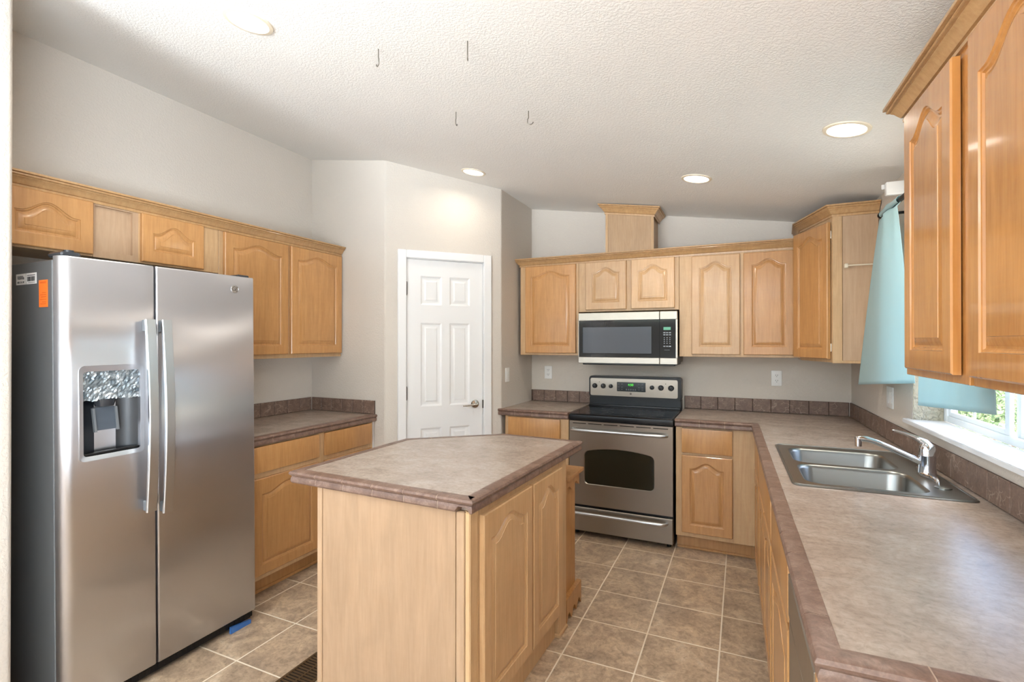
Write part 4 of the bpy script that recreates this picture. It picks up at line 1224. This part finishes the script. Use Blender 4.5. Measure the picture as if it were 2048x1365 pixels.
bar_handle(OD, .800, .028, RW - .045)
b = nb(); box(b, .004, RW - .004, 0, .034, .042, .218, .003); SD = build('storage_drawer', b, 'steel_range', T)
bar_handle(SD, .186, .028, RW - .045)
b = nb(); box(b, .0, RW, -.004, .60, .868, .908, .005, seg=2); build('cooktop_rim', b, 'black', T)
b = nb(); box(b, .006, RW - .006, .004, .545, .906, .916, .003); ck = build('cooktop_glass', b, 'black_gloss', T)
for cx, cy, r in ((.20, .15, .10), (.56, .15, .115), (.20, .40, .08), (.56, .40, .09)):
    b = nb()
    for rr in (r, r * .62):
        a = [b.verts.new((cx + rr * math.cos(2 * math.pi * k / 48), cy + rr * math.sin(2 * math.pi * k / 48), .9163)) for k in range(48)]
        c = [b.verts.new((cx + (rr - .002) * math.cos(2 * math.pi * k / 48), cy + (rr - .002) * math.sin(2 * math.pi * k / 48), .9163)) for k in range(48)]
        for k in range(48): quad(b, [a[k], a[(k + 1) % 48], c[(k + 1) % 48], c[k]])
    build('burner_mark', b, 'burner', ck, 0)
GY = .535
b = nb()
t = bmesh.new(); prism(t, rrect(.004, RW - .004, .985, 1.168, .022, 5), GY, .640, plane='xz', bev=.005); merge(b, t)
box(b, .004, RW - .004, GY + .012, .640, .905, .99, .004); box(b, .006, RW - .006, GY - .014, GY + .03, .912, .930, .006, seg=2)
BG = build('backguard', b, 'black', T, 40)
b = nb(); prism(b, rrect(.017, RW - .030, 1.004, 1.150, .014, 4), GY - .004, GY + .002, plane='xz'); PN = build('control_panel', b, 'steel_range', BG)
def knob(x, z, r):
    b = nb(); lathe(b, [(0, 0), (r, 0), (r, .006), (r * .92, .016), (r * .8, .020), (0, .021)], (x, GY - .004, z), (0, -1, 0), 26)
    box(b, x - .0025, x + .0025, GY - .027, GY - .012, z - r * .8, z + r * .8, .001)
    k = build('knob', b, 'black', BG, 40)
    b = nb(); box(b, x - .001, x + .001, GY - .0278, GY - .0268, z, z + r * .75); build('pointer', b, 'key', k, 0)
for x, r in ((.055, .021), (.128, .021), (.192, .017), (.528, .018), (.598, .022), (.676, .023)): knob(x, 1.085, r)
for x in (.094, .635): b = nb(); cyl(b, (x, GY - .004, 1.118), (x, GY - .006, 1.118), .0035, n=10); build('indicator_lamp', b, 'black', BG)
b = nb(); box(b, .243, .477, GY - .007, GY - .003, 1.045, 1.122, .002); DP = build('display', b, 'screen_dark', BG)
text_mesh('clock_digits', '4:50', .026, 'green', DP, (.357, GY - .0075, 1.100), (R(90), 0, 0))
b = nb()
for x in (.258, .285, .424, .452):
    for z in (1.106, 1.080, 1.062): box(b, x - .007, x + .007, GY - .0078, GY - .007, z - .0018, z + .0018)
for k in range(5): box(b, .318 + k * .018, .328 + k * .018, GY - .0078, GY - .007, 1.056, 1.068)
build('touch_key', b, 'grey_plastic', DP, 0)
b = nb(); lathe(b, [(0, 0), (.0085, 0), (.0085, .0012), (.0075, .0016), (.007, .0008), (0, .0008)], (.357, GY - .004, 1.027), (0, -1, 0), 24)
em2 = build('emblem', b, 'hinge', BG)

# ------------------------------------------------------------------ microwave
MX, MY, MZ = -1.195, 3.875, 1.286
T = thing('microwave', 'over the range microwave with black window and steel bands', 'microwave', (MX, MY, MZ))
MW, MH = .760, .400
b = nb(); box(b, .004, MW - .004, .03, .40, .012, MH - .002); box(b, .03, MW - .02, .02, .40, -.012, .012, .004); build('case', b, 'black', T)
SPX = .632
b = nb(); box(b, 0, SPX - .001, 0, .03, MH - .063, MH, .003); box(b, 0, SPX - .001, 0, .03, 0, .050, .003); box(b, 0, .004, .002, .03, .05, MH - .063)
DRM = build('door', b, 'steel_range', T)
b = nb(); panel_grid(b, [.004, .034, .574, SPX - .001], [.050, .078, .288, MH - .063], {(1, 1)}, .003, [(.002, .0015), (.003, .0015)])
slab_sides(b, .004, SPX - .001, .050, MH - .063, .003, .03); build('door_glass', b, 'micro_glass', DRM, 0)
b = nb(); box(b, .0365, .5715, .0042, .006, .0805, .2855); o = build('window_screen', b, 'micro_mesh', DRM, 0)
b = nb(); box(b, SPX + .001, MW, 0, .03, MH - .063, MH, .003); box(b, SPX + .001, MW, 0, .03, 0, .05, .003); box(b, MW - .012, MW, .001, .03, .05, MH - .063)
CP = build('control_bezel', b, 'steel_range', T)
b = nb(); box(b, SPX + .001, MW - .012, .002, .03, .05, MH - .063); kp = build('control_panel', b, 'micro_glass', CP, 0)
b = nb(); box(b, .660, .712, .0005, .0022, .258, .280, .0005); build('display', b, 'green_dim', kp)
b = nb(); kx = [.658, .676, .694, .712]
for r_, z in enumerate((.238, .222, .200, .186, .172, .158, .136)):
    for c in range(3):
        x = .659 + c * .020
        if r_ in (0, 1, 6): box(b, x, x + .015, .0008, .0022, z - .004, z + .004)
        else: box(b, x + .004, x + .010, .0008, .0022, z - .003, z + .003)
box(b, .666, .705, .0008, .0022, .108, .110)
build('keypad', b, 'key', kp, 0)

# ------------------------------------------------------------------ electrical plates
def plate(name, label, loc, rz, kind, group):
    T = thing(name, label, 'outlet' if 'outlet' in name else 'switch', loc, rz, group)
    w = .116 if kind == 'double' else .072
    b = nb(); box(b, -w / 2, w / 2, -.006, -.0005, -.058, .058, .003, seg=2); build('cover_plate', b, 'plastic_white', T)
    if kind == 'outlet':
        for z in (-.02, .02):
            b = nb(); prism(b, rrect(-.017, .017, z - .014, z + .014, .008, 4), -.008, -.0055, plane='xz'); f = build('receptacle', b, 'plastic_white', T)
            b = nb(); box(b, -.008, -.0055, -.0084, -.0078, z - .001, z + .008); box(b, .0055, .008, -.0084, -.0078, z - .001, z + .008); cyl(b, (0, -.0078, z - .007), (0, -.0084, z - .007), .0025, n=8)
            build('slot', b, 'black', f, 0)
    else:
        for x in ((-.023, .023) if kind == 'double' else (0,)):
            b = nb(); box(b, x - .016, x + .016, -.009, -.0055, -.033, .033, .002); build('rocker', b, 'plastic_white', T)
GE_ = 'wall plates'
plate('wall_outlet', 'white wall outlet on the back wall left of the range', (-1.602, YB, 1.18), 0, 'outlet', GE_)
plate('wall_outlet', 'white wall outlet on the back wall right of the range', (.236, YB, 1.18), 0, 'outlet', GE_)
plate('light_switch', 'white light switch on the short wall right of the pantry door', (-1.766, 3.743, 1.184), R(90), 'single', GE_)
plate('wall_outlet', 'white wall outlet on left wall just behind the refrigerator edge', (XL, 2.33, 1.17), R(90), 'outlet', GE_)
plate('light_switch', 'white double wall switch below the blue curtain', tuple(rw(.955, 0, 1.152)), RZR, 'double', GE_)

# ------------------------------------------------------------------ ceiling lights and hooks
slope = math.atan(.156)
def downlight(label, x, y, power=3.0):
    z = ceil(x, y)
    T = thing('recessed_light', label, 'ceiling light', (x, y, z), 0, 'recessed ceiling lights', rot=(0, slope, 0))
    b = nb(); lathe(b, [(.072, -.004), (.074, -.007), (.088, -.005), (.090, -.0005), (.072, -.0005), (.072, -.004)], n=40, cap=False); build('trim_ring', b, 'lamp_trim', T, 50)
    b = nb(); cyl(b, (0, 0, -.0035), (0, 0, -.0006), .0735, n=40); build('lens', b, 'lamp_glow', T, 0)
    l = bpy.data.lights.new('lamp', 'AREA'); l.shape = 'DISK'; l.size = .14; l.energy = power; l.color = (1, .90, .76); l.spread = R(150)
    o = bpy.data.objects.new('lamp', l); COL.objects.link(o); o.parent = T; o.location = (0, 0, -.012)
downlight('recessed ceiling light nearest the viewer at upper left', -1.745, 1.34)
downlight('recessed ceiling light above the pantry door', -1.775, 3.19, 1.0)
downlight('recessed ceiling light in front of the vent chase and range', -.253, 3.25)
downlight('recessed ceiling light near the sink and right wall cabinets', .405, 2.525)

def hook(label, x, y, ang, sc=.72):
    z = ceil(x, y); b = nb(); pts = [(0, 0, .004), (0, 0, -.03), (.001, 0, -.045), (-.006, 0, -.058)]
    for k in range(9):
        a = R(160 + 200 * k / 8); pts.append((.012 + .019 * math.cos(a), 0, -.074 + .017 * math.sin(a)))
    tube(b, [(p[0] * sc, p[1], p[2] * sc) for p in pts], .0022, 8)
    o = build('ceiling_hook', b, 'hook', None, 60, (x, y, z), (0, 0, ang)); return tag(o, label, 'hook', 'wire hooks in the ceiling')
hook('wire ceiling hook farthest left, near the large ceiling light', -1.333, 1.609, R(150))
hook('wire ceiling hook seen edge on, highest in the photo', -.927, 1.621, R(118))
hook('wire ceiling hook seen edge on, left of the lower pair', -1.329, 2.205, R(105))
hook('wire ceiling hook with open curl, right of the lower pair', -.936, 2.227, R(25))

# ------------------------------------------------------------------ floor register
T = thing('floor_register', 'bronze slotted floor vent beside the island base', 'vent', (-1.735, 1.60, 0), 0)
b = nb(); box(b, -.075, .075, -.15, -.14, 0, .005, .001); box(b, -.075, .075, .14, .15, 0, .005, .001); box(b, -.075, -.062, -.14, .14, 0, .005, .001); box(b, .062, .075, -.14, .14, 0, .005, .001); box(b, -.004, .004, -.14, .14, 0, .005)
for k in range(18): box(b, -.062, .062, -.138 + k * .0155, -.130 + k * .0155, .001, .0045)
build('grate', b, 'grille', T)
b = nb(); box(b, -.062, .062, -.14, .14, .0002, .0008); build('duct_shade', b, 'black_matte', T, 0)  # black sheet under the grate, shade of the duct put in as colour

bpy.context.view_layer.update()
